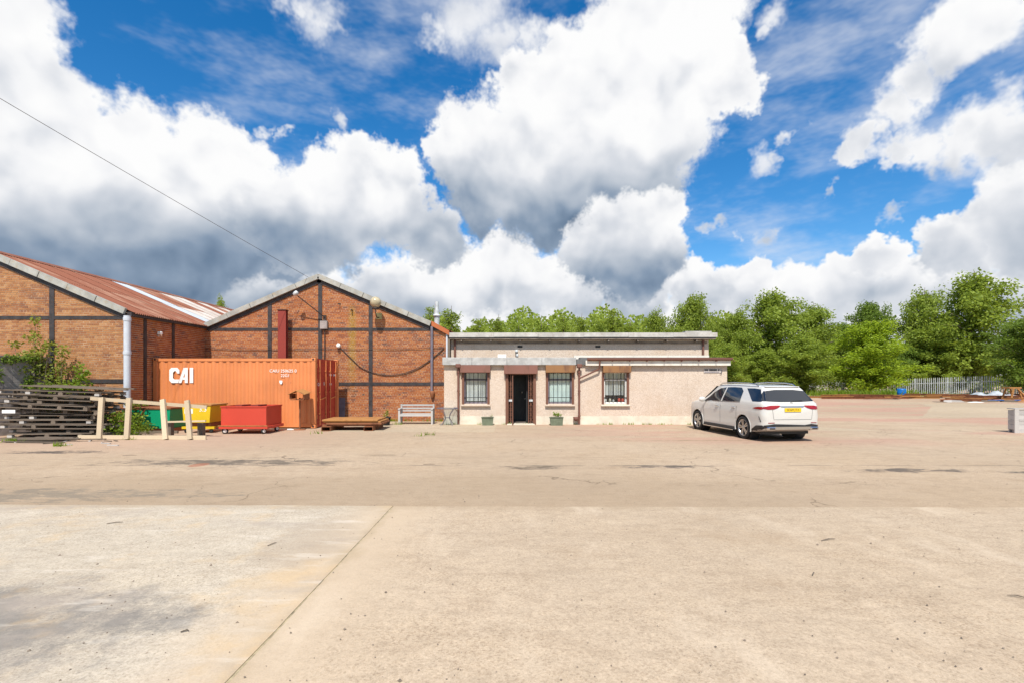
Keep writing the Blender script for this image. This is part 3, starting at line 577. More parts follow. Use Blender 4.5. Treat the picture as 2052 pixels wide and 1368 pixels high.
# overhead wire from the gable peak to a pole beside the yard
PA = Vector((X2(620), MY-.1, Z2(557))); PB = Vector((-13.0, 12.67, 9.05)); PC = PA + (PB-PA)*1.93
tag(MB().tube([PA.lerp(PC, i/24) - Vector((0,0,.5*4*(i/24)*(1-i/24)*.25)) for i in range(25)], .0075, 5).build('overhead_wire', M['cable']), 'thin overhead wire rising from the brick gable peak across the clouds', 'wire')
up = thing('utility_pole', 'wooden utility pole carrying the overhead wire', 'pole', (PC.x, PC.y, 0)); MB().tube([(0,0,-.3),(0,0,PC.z+.3)], [.16,.11], 10).build('shaft', M['bark'], up); MB().box((-.5,-.05,PC.z-.1),(.5,.05,PC.z+.02)).build('crossarm', M['bark'], up)
# leaning dark board beside the container
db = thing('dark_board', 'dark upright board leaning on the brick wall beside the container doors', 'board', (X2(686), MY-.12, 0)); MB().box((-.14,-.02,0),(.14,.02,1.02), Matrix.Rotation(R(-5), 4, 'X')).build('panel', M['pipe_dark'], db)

# ------------------------------------------------------------------ office building
OY, UY = 20.1, 21.98
def XO(px): return (px-1026)*OY/1000
def ZO(py): return 1.8+(760-py)*OY/1000
OB = thing('office_building', 'low pebbledashed office with flat roofs, rusty shutter boxes and an open door', 'building', (0, 0, 0))
def wall_holes(x0, x1, z0, z1, holes, y, th):
    X = sorted({x0, x1, *[h[0] for h in holes], *[h[1] for h in holes]}); Zs = sorted({z0, z1, *[h[2] for h in holes], *[h[3] for h in holes]}); m = MB()
    for a, b in zip(X, X[1:]):
        for c, d in zip(Zs, Zs[1:]):
            mx_, mz = (a+b)/2, (c+d)/2
            if any(h[0] < mx_ < h[1] and h[2] < mz < h[3] for h in holes): continue
            m.add([(a,y,c),(b,y,c),(b,y,d),(a,y,d)], [(0,1,2,3)]); m.add([(a,y+th,c),(b,y+th,c),(b,y+th,d),(a,y+th,d)], [(3,2,1,0)])
    for a, b, c, d in holes:
        m.add([(a,y,c),(a,y+th,c),(a,y+th,d),(a,y,d)], [(3,2,1,0)]); m.add([(b,y,c),(b,y+th,c),(b,y+th,d),(b,y,d)], [(0,1,2,3)])
        m.add([(a,y,d),(b,y,d),(b,y+th,d),(a,y+th,d)], [(0,1,2,3)]); m.add([(a,y,c),(b,y,c),(b,y+th,c),(a,y+th,c)], [(3,2,1,0)])
    return m
WN = [(XO(930), XO(977), ZO(808), ZO(744)), (XO(1098), XO(1146), ZO(808), ZO(744)), (XO(1210), XO(1256), ZO(808), ZO(744))]
DR = (XO(1016), XO(1071), 0.02, ZO(746)); xl, xr = XO(890), XO(1457)
w = wall_holes(xl, xr, -.05, 2.40, WN + [DR], OY, .26)
w.box((xr-.26, OY+.261, -.05), (xr, UY+9, 2.40)); w.box((xl, OY+.261, -.05), (xl+.2, UY, 2.40)); w.box((xl+.2, UY+8.7, -.05), (xr-.26, UY+9, 3.4)); w.build('wall', M['render'], OB)
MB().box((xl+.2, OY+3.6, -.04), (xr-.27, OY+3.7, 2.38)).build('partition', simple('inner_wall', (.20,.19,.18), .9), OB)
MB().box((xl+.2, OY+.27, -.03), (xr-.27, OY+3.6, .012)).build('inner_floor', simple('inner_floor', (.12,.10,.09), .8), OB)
pl = MB()
for a, b in ((xl-.004, DR[0]-.02), (DR[1]+.02, xr+.004)): pl.box((a, OY-.022, -.03), (b, OY-.001, ZO(833)))
pl.box((xr+.0005, OY-.022, -.03), (xr+.022, UY+9, ZO(833))); pl.build('plinth', M['plinth'], OB)
ub = MB(); ub.box((-2.69, UY, 2.3), (xr-.003, UY+.25, 3.60)); ub.box((xr-.25, UY+.251, 2.42), (xr-.003, UY+8.9, 3.60)); ub.build('upper_wall', M['render'], OB)
# lower flat roof, its concrete parapet and the white-fascia extension with gutter
xs_ = XO(1155)
MB().box((xl, OY-.02, 2.385), (xs_, UY, 2.62)).build('roof', M['felt'], OB); MB().box((xs_+.002, OY-.10, 2.40), (xr+.05, UY, 2.62)).build('roof', M['felt'], OB)
segs = [xl-.05, -1.6, -.2, 1.2, xs_-.02]
for a, b in zip(segs, segs[1:]): MB().cbox((a, OY-.16, 2.383), (b-.006, OY+.14, 2.685), .012).build('parapet_block', M['concrete_trim'], OB)
MB().box((xs_+.35, OY-.17, 2.365), (xr+.07, OY-.102, 2.565)).build('fascia', M['fascia_white'], OB)
MB().box((xr+.051, OY-.10, 2.365), (xr+.075, UY+.0, 2.62)).build('fascia', M['fascia_white'], OB)
gt = MB(); gp = [(.0,.10),(-.01,.03),(-.055,-.01),(-.11,.03),(-.12,.10),(-.105,.10),(-.095,.035),(-.055,.01),(-.02,.035),(-.015,.10)]
n_ = len(gp); va = [(XO(1175), OY-.175+a, 2.56+b) for a, b in gp] + [(xr+.12, OY-.175+a, 2.575+b) for a, b in gp]; gt.add(va, [(i, (i+1) % n_, (i+1) % n_+n_, i+n_) for i in range(n_)] + [tuple(range(n_)), tuple(range(2*n_-1, n_-1, -1))]); gt.build('gutter', M['pipe_brown'], OB, fix=True)
for i in range(8): x = XO(1225)+i*.69; MB().box((x-.018, OY-.30, 2.525), (x+.018, OY-.171, 2.56)).build('gutter_bracket', M['pipe_brown'], OB)
MB().box((xs_+.15, OY-.08, 2.622), (xr-.1, OY+.5, 2.69)).build('roof_kerb', M['felt'], OB); MB().box((xs_+.05, OY+1.2, 2.622), (xr-.25, OY+1.3, 2.83)).build('roof_kerb', M['fascia_white'], OB)
# upper roof slab with deep eaves
rz = 3.56
up_ = MB(); up_.box((-2.72, UY-.32, rz+.02), (xr+.20, UY+9, rz+.17)); up_.build('upper_roof', M['felt'], OB)
for i in range(6):
    a = -2.74+i*1.95; b = min(a+1.944, xr+.24); MB().box((a, UY-.36, rz+.06+.012*(i % 2)), (b, UY-.322, rz+.26)).build('roof_edging', M['roof_edge'], OB)
MB().box((-2.70, UY-.315, rz-.02), (xr+.18, UY-.001, rz+.018)).build('soffit', M['soffit'], OB)
for i in range(9): x = -2.2+i*1.28; MB().box((x-.03, UY-.28, rz-.10), (x+.03, UY-.002, rz-.022)).build('rafter_end', M['soffit'], OB)
MB().box((-2.48, UY-.05, rz-.2), (xr-.1, UY-.003, rz-.11)).build('wall_plate', M['soffit'], OB)
MB().box((XO(1430)-.55, UY-.2, rz+.262), (xr+.05, UY+.5, rz+.34)).build('roof_upstand', M['roof_edge'], OB)
for px in (1042, 1198): x = (px-1026)*UY/1000; MB().box((x-.11, UY-.012, 3.20), (x+.11, UY+.01, 3.29)).build('air_vent', M['dark'], OB)
MB().tube([((912-1026)*UY/1000, UY-.06, 2.63), ((912-1026)*UY/1000, UY-.06, 3.52)], .05, 8).build('downpipe', M['pipe_brown'], OB); MB().tube([((1408-1026)*UY/1000, UY-.06, 2.63), ((1408-1026)*UY/1000, UY-.06, 3.52)], .045, 8).build('downpipe', M['pipe_brown'], OB)
fl_ = MB(); x = (1035-1026)*UY/1000; fl_.cbox((x-.06, UY-.17, 3.0), (x+.06, UY-.03, 3.1), .015); fl_.lathe([(.05,-.06),(.06,0),(.03,.05)], 10, Matrix.Translation((x+.03, UY-.1, 2.88))); fl_.build('security_lamp', M['galv'], OB)
MB().box((XO(998)-.02, OY+.25, 2.622), (XO(1014), OY+.75, 2.83)).build('roof_box', M['white'], OB)
# shutter boxes, windows, door
for (a, b, mk) in ((923,983,'shutter_red'), (1010,1077,'shutter_red'), (1093,1152,'shutter_rust'), (1207,1263,'shutter_rust')):
    zz = ZO(746) if a != 1010 else ZO(748.5); s = MB().cbox((XO(a), OY-.20, zz), (XO(b), OY-.003, 2.378 if a < 1200 else 2.36), .012).build('shutter_box', M[mk], OB)
    if mk == 'shutter_red':
        for i in range(14): x = XO(a)+.05+i*(XO(b)-XO(a)-.1)/13; MB().box((x-.006, OY-.204, zz+.03), (x+.006, OY-.2005, 2.35)).build('rib', M['shutter_red'], s)
def office_window(h, style):
    a, b, c, d = h; fr = MB(); y0, y1 = OY+.06, OY+.13
    for q in ((a,a+.07,c,d),(b-.07,b,c,d),(a+.07,b-.07,c,c+.06),(a+.07,b-.07,d-.06,d),(a+.07,b-.07,c+.93,c+.98)): fr.box((q[0],y0,q[2]),(q[1],y1,q[3]))
    wd = fr.build('window', M['white'] if style == 2 else M['pipe_dark'], OB)
    MB().add([(a+.07,y0+.03,c+.06),(b-.07,y0+.03,c+.06),(b-.07,y0+.03,d-.06),(a+.07,y0+.03,d-.06)],[(0,1,2,3)]).build('pane', M['pane'], wd)
    for sx in (a-.085, b-.005): MB().box((sx, OY-.05, c-.03), (sx+.09, OY+.055, d+.0)).build('shutter_rail', M['frame_brown'], wd)
    MB().cbox((a-.12, OY-.11, c-.10), (b+.12, OY+.05, c-.032), .012).build('sill', M['render'] if style < 2 else M['plinth'], wd)
    nb = 6
    for i in range(nb): x = a+.06+(b-a-.12)*i/(nb-1); MB().tube([(x, OY+.03, c), (x, OY+.03, d)], .009, 6).build('bar', M['dark'], wd)
    for zz in (c+.25, d-.30): MB().box((a, OY+.022, zz-.012), (b, OY+.038, zz+.012)).build('bar', M['dark'], wd)
    r = random.Random(style+30)
    if style == 0 or style == 2:
        n = 11; top_ = d-.05
        for i in range(n):
            x = a+.09+(b-a-.18)*(i+.5)/n; an = r.uniform(.5, .8); hw = .034; lo = c+.10 if style == 0 else c+.34
            m = MB(); m.add([(x-hw*math.cos(an), OY+.165-hw*math.sin(an), lo), (x+hw*math.cos(an), OY+.165+hw*math.sin(an), lo), (x+hw*math.cos(an), OY+.165+hw*math.sin(an), top_), (x-hw*math.cos(an), OY+.165-hw*math.sin(an), top_)], [(0,1,2,3)]); m.build('blind_slat', M['blind'], wd)
    if style == 1:
        m = MB(); N_ = 40; P = [(a+.08+(b-a-.16)*i/N_, OY+.165+.022*math.sin(i*1.35)+.01*math.sin(i*.6)) for i in range(N_+1)]
        m.add([(x, y, c+.07) for x, y in P]+[(x, y, d-.08) for x, y in P], [(i, i+1, i+N_+2, i+N_+1) for i in range(N_)], True); m.build('net_curtain', M['net'], wd)
    MB().box((a+.01, OY+.132, c+.0), (b-.01, OY+.258, c+.055)).build('inner_sill', M['white'], wd)
    return wd
for i, h in enumerate(WN): office_window(h, i)
a, b, c, d = WN[2]
for i, (dx, s, mk) in enumerate(((.10,.11,'white'),(.28,.12,'plinth'),(.42,.09,'white'),(.66,.13,'trolley'),(.80,.12,'trolley'))):
    o = MB().lathe([(s*.34,0),(s*.45,s*.1),(s*.45,s*.9),(s*.3,s*1.15),(s*.3,s*1.25)], 10).build('jar', M[mk], None, (a+dx, OY+.20, c+.057)); tag(o, ('red lidded jar' if mk == 'trolley' else 'pale jar')+' on the inside sill of the right-hand office window', 'jar', 'red jars on the sill' if mk == 'trolley' else 'pale jars on the sill')
# entrance: frame, black inner door ajar, folding lattice gates
a, b, c, d = DR
f = MB(); f.box((a-.06, OY-.06, .0), (a+.04, OY+.10, d)); f.box((b-.04, OY-.06, .0), (b+.06, OY+.10, d)); f.box((a+.041, OY-.02, d-.08), (b-.041, OY+.10, d)); fo = f.build('door_frame', M['frame_brown'], OB)
MB().box((a+.0, OY-.25, .0), (b, OY+.25, .035)).build('doorstep', M['plinth'], OB)
ld = MB(); ld.box((b-.32, OY+.32, .05), (b-.27, OY+1.1, 1.98)); lo = ld.build('door_leaf', M['dark'], OB); MB().tube([(b-.33, OY+.95, 1.0), (b-.39, OY+.95, 1.0), (b-.39, OY+.83, 1.0)], .012, 6).build('handle', M['galv'], lo)
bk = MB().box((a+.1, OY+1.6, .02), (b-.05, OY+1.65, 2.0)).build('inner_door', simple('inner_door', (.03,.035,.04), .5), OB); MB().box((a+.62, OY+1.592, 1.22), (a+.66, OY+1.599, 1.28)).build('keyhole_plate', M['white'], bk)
for sx, wd_ in ((a+.05, .19), (b-.24, .19)):
    gt_ = MB(); 
    for i in range(3): gt_.box((sx+i*wd_/2-.014, OY+.0, .04), (sx+i*wd_/2+.014, OY+.028, d-.09))
    go = gt_.build('lattice_gate', M['frame_brown'], OB)
    for i in range(9):
        z = .1+i*.205; x0, x1 = sx, sx+wd_
        l = MB(); l.beam((x0, OY+.034, z), (x1, OY+.034, z+.19), .008, .018); l.beam((x1, OY+.044, z), (x0, OY+.044, z+.19), .008, .018); l.build('lattice', M['frame_brown'], go)
    MB().cbox((sx+.02, OY-.03, .92), (sx+wd_-.02, OY-.002, 1.0), .008).build('lock', M['galv'], go)
gl_ = MB(); gl_.beam((a+.27, OY-.02, .03), (a+.22, OY-.42, .03), .03, .03); gl_.beam((a+.22, OY-.42, .02), (a+.22, OY-.42, 1.96), .03, .03, (0,1,0)); gl_.beam((a+.27, OY-.02, 1.95), (a+.22, OY-.42, 1.95), .03, .03); gl_.beam((a+.245, OY-.22, .04), (a+.245, OY-.22, 1.94), .02, .02, (0,1,0)); gl_.build('outer_gate', M['frame_brown'], OB)
# downpipes
def dpipe(px, ztop, extra=None):
    x = XO(px); m = MB(); m.tube([(x, OY-.10, .03), (x, OY-.10, ztop)], .042, 10)
    for zz in (.35, 1.35, 2.1): m.lathe([(.055,-.03),(.058,0),(.055,.03)], 10, Matrix.Translation((x, OY-.10, zz)))
    o = m.build('downpipe', M['pipe_brown'], OB); MB().cbox((x-.10, OY-.24, ztop-.02), (x+.10, OY-.165, ztop+.13), .02).build('hopper', M['pipe_brown'], o); return o
dpipe(919, 2.30); d2 = dpipe(1160, 2.30)
MB().tube([(XO(1160), OY-.12, ZO(757)), (XO(1163), OY-.13, ZO(756)), (XO(1199), OY-.15, ZO(739)), (XO(1200), OY-.19, ZO(733)), (XO(1200), OY-.22, 2.54)], .034, 8).build('branch_pipe', M['pipe_brown'], d2)
MB().lathe([(.05,0),(.10,.05),(.11,.16),(.09,.16)], 12, Matrix.Translation((XO(1153), OY-.16, .16))).build('drain_pot', M['pipe_brown'], d2)
# name plate with worn dark lettering (unreadable)
sg_ = thing('wall_sign', 'small narrow sign with worn dark lettering by the office corner', 'sign', (XO(1428), OY-.001, ZO(741.5)))
MB().box((-.36,-.02,-.10),(.36,0,.075)).build('board', simple('sign_board', (.45,.40,.37), .7, var=.15, scale=9), sg_)
sr = random.Random(8); x = -.33
for grp in (3, 6, 1):
    for i in range(grp):
        wd_ = sr.uniform(.045, .06); MB().box((x, -.0235, -.015+sr.uniform(-.006,.0)), (x+wd_*.8, -.0205, .055)).build('worn_letter', M['dark'], sg_); x += wd_
    x += .05
MB().box((-.33,-.023,-.075),(.25,-.0205,-.045)).build('worn_line', M['pipe_dark'], sg_)
MB().tube([(.33,-.03,-.15),(.35,-.05,-.02),(.345,-.03,.02)], .018, 6).build('bracket', M['pipe_dark'], sg_)

# ------------------------------------------------------------------ shipping container
CT = thing('shipping_container', 'orange corrugated shipping container with dark red door end', 'container', (-7.25, 18.4, 0), R(-.6))
CL, CW, CH = 6.04, 2.42, 2.60
side = MB(); prof = []; x = -CL+.16; pitch = (CL-.32)/21
for i in range(21):
    prof += [(x, .045), (x+pitch*.28, .045), (x+pitch*.5, .010), (x+pitch*.78, .010)]; x += pitch
prof.append((-.16, .045)); n_ = len(prof)
side.add([(a, y, .20) for a, y in prof] + [(a, y, CH-.12) for a, y in prof], [(i, i+1, i+1+n_, i+n_) for i in range(n_-1)]); side.build('side_panel', M['cont'], CT)
sb = MB(); sb.add([(a, CW-y, .20) for a, y in prof] + [(a, CW-y, CH-.12) for a, y in prof], [(i+n_, i+1+n_, i+1, i) for i in range(n_-1)]); sb.build('side_panel', M['cont'], CT)
for yy in (0, CW-.08):
    MB().box((-CL+.165, yy+.002, CH-.118), (-.165, yy+.075, CH-.02)).build('top_rail', M['cont'], CT); MB().box((-CL+.165, yy+.004, .05), (-.165, yy+.075, .198)).build('bottom_rail', M['cont'], CT)
for xx in (-CL, -.16):
    for yy in (0, CW-.16):
        pst = MB().cbox((xx, yy, .15), (xx+.16, yy+.16, CH-.12), .012).build('corner_post', M['cont'], CT)
        for zz in (.012, CH-.118): 
            cc_ = MB().cbox((xx-.004, yy-.006, zz), (xx+.165, yy+.166, zz+.125), .012).build('corner_casting', M['cont'], CT); MB().box((xx+.05, yy-.0085, zz+.03), (xx+.11, yy-.0055, zz+.1)).build('slot', M['dark'], cc_)
MB().box((-CL+.1, .08, CH-.055), (-.1, CW-.08, CH-.035)).build('roof_panel', M['cont'], CT); MB().box((-CL+.02, .17, .2), (-CL+.06, CW-.17, CH-.12)).build('end_panel', M['cont'], CT)
MB().box((-CL+.17, .1, .14), (-.17, CW-.1, .18)).build('floor', M['dark'], CT)
MB().box((-.15, .165, CH-.13), (-.02, CW-.165, CH-.02)).build('door_header', M['cont_red'], CT); MB().box((-.15, .165, .03), (-.02, CW-.165, .16)).build('door_sill', M['cont_red'], CT)
for k, (y0, y1) in enumerate(((.17, CW/2-.01), (CW/2+.01, CW-.17))):
    dr = MB().box((-.07, y0, .17), (-.03, y1, CH-.135)).build('door', M['cont_red'], CT)
    for i in range(4): z = .25+i*.56; MB().box((-.03, y0+.05, z), (-.012, y1-.05, z+.40)).build('door_rib', M['cont_red'], dr)
    for yy in (y0+.22, y1-.22):
        MB().tube([(.015, yy, .10), (.015, yy, CH-.06)], .018, 8).build('lock_rod', M['cont'], dr)
        for zz in (.5, 1.3, 2.1): MB().box((-.012, yy-.05, zz), (.03, yy+.05, zz+.05)).build('rod_keeper', M['cont'], dr)
    MB().beam((.03, y0+.22, 1.05), (.03, y1-.25, 1.12), .02, .04).build('door_handle', M['cont'], dr)
    for zz in (.35, 1.0, 1.7, 2.25): MB().box((-.03, (y0-.05) if k == 0 else y1-.03, zz), (.0, (y0+.03) if k == 0 else y1+.05, zz+.14)).build('hinge', M['cont'], dr)
def lettering(s, size, x, z, y, parent, mat='paint_white', sx=1.0, depth=.003): return link('lettering', text_mesh(s, size, depth, sx=sx), M[mat], parent, (x, y, z))
# the C A I emblem as bold cut shapes
em = MB(); q = .30
def bold(poly): em.prism(poly, -.006, .004)
bold([(0,.12),(.10,.0),(.40,.0),(.47,.16),(.24,.16),(.17,.22),(.17,.48),(.24,.55),(.30,.55),(.35,.48),(.35,.44),(.47,.44),(.47,.58),(.37,.70),(.10,.70),(0,.60)])
bold([(.42,.0),(.56,.0),(.80,.70),(.66,.70)]); bold([(.72,.0),(.86,.0),(.86,.70),(.805,.70),(.72,.46)]); bold([(.625,.15),(.715,.15),(.715,.26),(.66,.26)]); bold([(.95,.0),(1.11,.0),(1.11,.70),(.95,.70)])
mz = em.mesh('emblem'); mz.transform(Matrix.Diagonal((.80, 1, .80, 1))); bmz = bmesh.new(); bmz.from_mesh(mz); bmesh.ops.recalc_face_normals(bmz, faces=bmz.faces); bmz.to_mesh(mz); bmz.free()
link('emblem', mz, M['paint_white'], CT, (-5.42, -.004, 1.68))
lettering('CAIU 250625 0', .155, -1.20, 2.12, .004, CT, sx=1.02); lettering('22G1', .15, -1.12, 1.95, .004, CT)
MB().prism([(-.09,.10),(.09,.10),(.09,.0),(.05,-.09),(-.03,-.09),(-.09,.0)], -.004, .004).build('warning_mark', M['paint_white'], CT, (-1.28, .004, 1.70), fix=True).scale = (.6, 1, .7)
for y0, z0, s in ((.35, 1.62, 'CAI'), (.83, 1.64, '0'), (1.5, 1.98, 'CAIU'), (1.95, 1.98, '250625'), (1.5, 1.62, '22G1')):
    o = link('lettering', text_mesh(s, .17 if len(s) < 4 else .11, .003), M['paint_white'], CT, (.001, y0, z0)); o.rotation_euler.z = R(90)
MB().box((-1.86, -.012, .42), (-1.30, .002, .80)).build('data_plate', simple('plate_dark', (.045,.05,.06), .5, var=.3, scale=14), CT)
# hooded stand in front of the container
hs_ = thing('hooded_stand', 'rusty pole with a small pitched steel hood before the orange container', 'stand', (-7.62, 17.92, 0))
MB().tube([(0,0,.02),(0,0,1.15)], .03, 8).build('pole', M['rust'], hs_); MB().lathe([(.20,.0),(.20,.025),(.05,.03)], 14).build('foot', M['rust'], hs_)
hd = MB(); hd.add([(-.30,-.32,1.28),(0,-.34,1.42),(.30,-.32,1.28),(-.28,.30,1.34),(0,.30,1.47),(.28,.30,1.34),(-.30,-.32,1.265),(0,-.34,1.405),(.30,-.32,1.265),(-.28,.30,1.325),(0,.30,1.455),(.28,.30,1.325)], [(0,1,4,3),(1,2,5,4),(9,10,7,6),(10,11,8,7),(0,6,7,1),(1,7,8,2),(2,8,11,5),(3,4,10,9),(4,5,11,10),(0,3,9,6)]); hd.build('hood', M['rust_orange'], hs_)
MB().box((-.26,-.25,1.12),(-.25,.24,1.30)).build('side_skirt', M['rust'], hs_); MB().box((.25,-.25,1.12),(.26,.24,1.30)).build('side_skirt', M['rust'], hs_)
MB().box((-.24,-.26,1.08),(.24,.24,1.10)).build('tray', M['rust'], hs_)
for sx in (-.22, .22):
    for sy in (-.22, .22): MB().box((sx-.01, sy-.01, 1.10), (sx+.01, sy+.01, 1.31)).build('strut', M['rust'], hs_)

# ------------------------------------------------------------------ trolley, skips, plates
TR = thing('trolley_bin', 'bright red steel box trolley on white-rimmed castor wheels', 'trolley', (-8.90, 17.1, 0))
def open_box(m, x0, x1, y0, y1, z0, z1, t=.012, taper=0):
    a = [(x0,y0),(x1,y0),(x1,y1),(x0,y1)]; b = [(x0+t,y0+t),(x1-t,y0+t),(x1-t,y1-t),(x0+t,y1-t)]
    vs = [(x,y,z0) for x,y in a]+[(x,y,z1) for x,y in a]+[(x,y,z1) for x,y in b]+[(x,y,z0+t) for x,y in b]
    fs = [(3,2,1,0)]
    for i in range(4): j = (i+1) % 4; fs += [(i,j,4+j,4+i),(4+i,4+j,8+j,8+i),(8+i,8+j,12+j,12+i)]
    m.add(vs, fs+[(12,13,14,15)]); return m
open_box(MB(), -.75, .75, -.55, .55, .27, .90).build('tub', M['trolley'], TR)
rm = MB()
for q in ((-0.77,0.77,-.57,-.535),(-0.77,0.77,.535,.57),(-0.77,-0.735,-.535,.535),(0.735,0.77,-.535,.535)): rm.box((q[0],q[2],.885),(q[1],q[3],.925))
rm.build('rim', M['trolley'], TR); MB().cbox((-0.81,-.60,.17),(0.81,.60,.268),.012).build('chassis', M['trolley'], TR); MB().box((-.82,-.612,.262),(.82,-.602,.29)).build('trim_strip', M['rust_orange'], TR)
for sx in (-.64, .64):
    for sy in (-.5, .42):
        mtx = Matrix.Translation((sx, sy, .095)) @ Matrix.Rotation(R(90), 4, 'X') @ Matrix.Rotation(R(15 if sx < 0 else 70), 4, 'Y')
        wh = MB().lathe([(.03,-.025),(.088,-.025),(.095,-.015),(.095,.015),(.088,.025),(.03,.025)], 18, mtx).build('castor_wheel', M['tyre'], TR); MB().lathe([(.02,-.03),(.06,-.028),(.06,.028),(.02,.03)], 14, mtx).build('hub', M['paint_white'], wh); MB().box((sx-.035, sy-.035, .15), (sx+.035, sy+.035, .172)).build('castor_fork', M['galv'], wh)
MB().box((-.42,-.3,.90),(-.2,.3,.95)).build('lug', M['red_steel'], TR); MB().box((.1,-.3,.90),(.35,.3,.95)).build('lug', M['red_steel'], TR)
YS = thing('tipping_skip', 'yellow tipping skip numbered 3.3 beside the red trolley', 'skip', ((413-1026)*.0173, 17.3, 0))
sk = MB(); sk.prism([(-.45,.36),(.42,.36),(.46,.95),(-.50,.95)], -.5, .45); sk.build('tub', M['yellow'], YS, fix=True); MB().box((-.50,-.53,.93),(.50,.47,.97)).build('rim', M['rust_orange'], YS)
b_ = MB(); b_.box((-.55,-.45,.14),(.55,-.36,.22)); b_.box((-.55,.32,.14),(.55,.41,.22)); b_.build('base_rail', M['yellow'], YS); MB().box((-.4,-.4,.222),(.4,.38,.355)).build('tipping_gear', M['rust'], YS)
for sx in (-.42, .42): 
    for sy in (-.4, .36): wh = MB().lathe([(.02,-.02),(.065,-.02),(.065,.02),(.02,.02)], 14, Matrix.Translation((sx, sy, .07)) @ Matrix.Rotation(R(90), 4, 'X')).build('wheel', M['tyre'], YS)
lettering('3.3', .22, .20, .80, -.502, YS); MB().box((-.42,-.505,.66),(-.14,-.501,.82)).build('label', M['paint_white'], YS)
GS = thing('tipping_skip', 'green wedge-shaped tipping skip behind the pine frame', 'skip', ((315-1026)*.0176, 17.6, 0))
gk = MB(); gk.prism([(-.02,.13),(.76,.13),(.80,.80),(-.86,.80),(-.86,.72)], -.5, .5); gk.build('tub', M['green'], GS, fix=True); MB().box((-.88,-.53,.79),(.83,.53,.84)).build('rim', M['rust'], GS)
MB().beam((-.32,-.51,.40), (-.05,-.51,.80), .03, .05).build('stay_bar', M['rust'], GS); MB().beam((-.78,-.51,.60), (.0,-.51,.13), .03, .06).build('edge_angle', M['green'], GS); MB().box((-.3,-.45,.0),(.8,.45,.128)).build('base', M['rust'], GS)
o = MB(); o.box((-.55,-.03,0),(1.1,.04,.09)); tag(o.build('kerb_sleeper', M['old_wood'], None, (GS.location.x+.2, 16.75, .0)), 'old grey sleeper lying in front of the green skip', 'sleeper')
PL = thing('steel_plate_stack', 'stack of rusty steel plates on box-section bearers', 'steel plates', ((715-1026)*.0182, 18.2, 0), R(1))
for x in (-.86, .62):
    bs = MB()
    for q in ((-.16,.16,0,.015),(-.16,.16,.145,.16),(-.16,-.145,.015,.145),(.145,.16,.015,.145)): bs.box((x+q[0],-.75,q[2]+.002),(x+q[1],.75,q[3]+.002))
    bs.build('box_bearer', M['rust'], PL)
for i, (dx, dy, L, z, mk) in enumerate(((-.05,.05,2.0,.163,'rust'),(.08,0,1.95,.222,'rust'),(.0,.04,2.02,.281,'rust_orange'),(-.06,-.02,1.95,.34,'rust_orange'))): MB().cbox((dx-L/2, dy-.62, z), (dx+L/2, dy+.62, z+.057), .008).build('steel_plate', M[mk], PL)
# ------------------------------------------------------------------ bench, table, planters
BN = thing('garden_bench', 'weathered pale wooden garden bench against the red brick wall', 'bench', ((834-1026)*.0202, 20.3, 0))
for sx in (-.66, .66):
    MB().box((sx-.035,-.25,0),(sx+.035,-.18,.60)).build('leg', M['grey_wood'], BN); MB().box((sx-.035,.18,0),(sx+.035,.25,.80)).build('leg', M['grey_wood'], BN); MB().box((sx-.045,-.28,.602),(sx+.045,.178,.64)).build('armrest', M['bench_wood'], BN)
for i in range(4): MB().box((-.62,-.24+i*.11,.40),(.62,-.145+i*.11,.43)).build('seat_slat', M['bench_wood'], BN)
for z0, z1 in ((.50,.56),(.60,.66),(.72,.79)): MB().box((-.624,.19,z0),(.624,.225,z1)).build('back_slat', M['bench_wood'], BN)
MB().box((-.624,-.25,.33),(.624,-.225,.398)).build('apron', M['bench_wood'], BN)
TB = thing('patio_table', 'small round glass patio table with thin bent metal legs', 'table', ((897-1026)*.0198, 19.75, 0))
MB().lathe([(.40,.66),(.42,.665),(.42,.68),(.40,.685)], 28).build('table_top', M['pane'], TB); MB().lathe([(.41,.655),(.43,.66),(.43,.69),(.41,.69),(.41,.655)], 28, cap=False).build('table_rim', M['pipe_dark'], TB)
for i in range(4): t = R(45+90*i); c_, s_ = math.cos(t), math.sin(t); MB().tube([(.36*c_,.36*s_,.658),(.16*c_,.16*s_,.45),(.10*c_,.10*s_,.3),(.24*c_,.24*s_,.1),(.34*c_,.34*s_,.0)], .012, 6).build('leg', M['pipe_dark'], TB)
MB().lathe([(.11,.29),(.12,.30),(.11,.31)], 16).build('ring', M['pipe_dark'], TB)
def leaf_cloud(m, c, rx, rz_, n, s, r, droop=.3, flat=False):
    for i in range(n):
        d = Vector((r.gauss(0,1), r.gauss(0,1), r.gauss(0,1))).normalized() * (r.random() ** .45)
        p = Vector((c[0]+d.x*rx, c[1]+d.y*rx, c[2]+d.z*rz_)); a = Vector((r.gauss(0,1), r.gauss(0,1), r.gauss(0,.6)-droop)).normalized(); b = a.cross(Vector((r.gauss(0,1), r.gauss(0,1), r.gauss(0,1)))).normalized(); q = s*r.uniform(.6, 1.3)
        m.add([p, p+a*q*.5+b*q*.30, p+a*q, p+a*q*.5-b*q*.30], [(0,1,2,3)])
    return m
def plant(name, label, loc, blobs_, n, s, mat, seed, cat='plant', stems=3, group=None):
    r = random.Random(seed); P = thing(name, label, cat, loc, 0, group); m = MB(); st = MB()
    for (x, y, z, rx, rz_, k) in blobs_: leaf_cloud(m, (x, y, z), rx, rz_, int(n*k), s, r); st.tube([(x*.3, y*.3, 0), (x*.7+.02, y*.7, z*.6), (x, y, z)], [.014, .01, .005], 5)
    m.build('foliage', M[mat], P); st.build('stem', M['bark'], P); return P
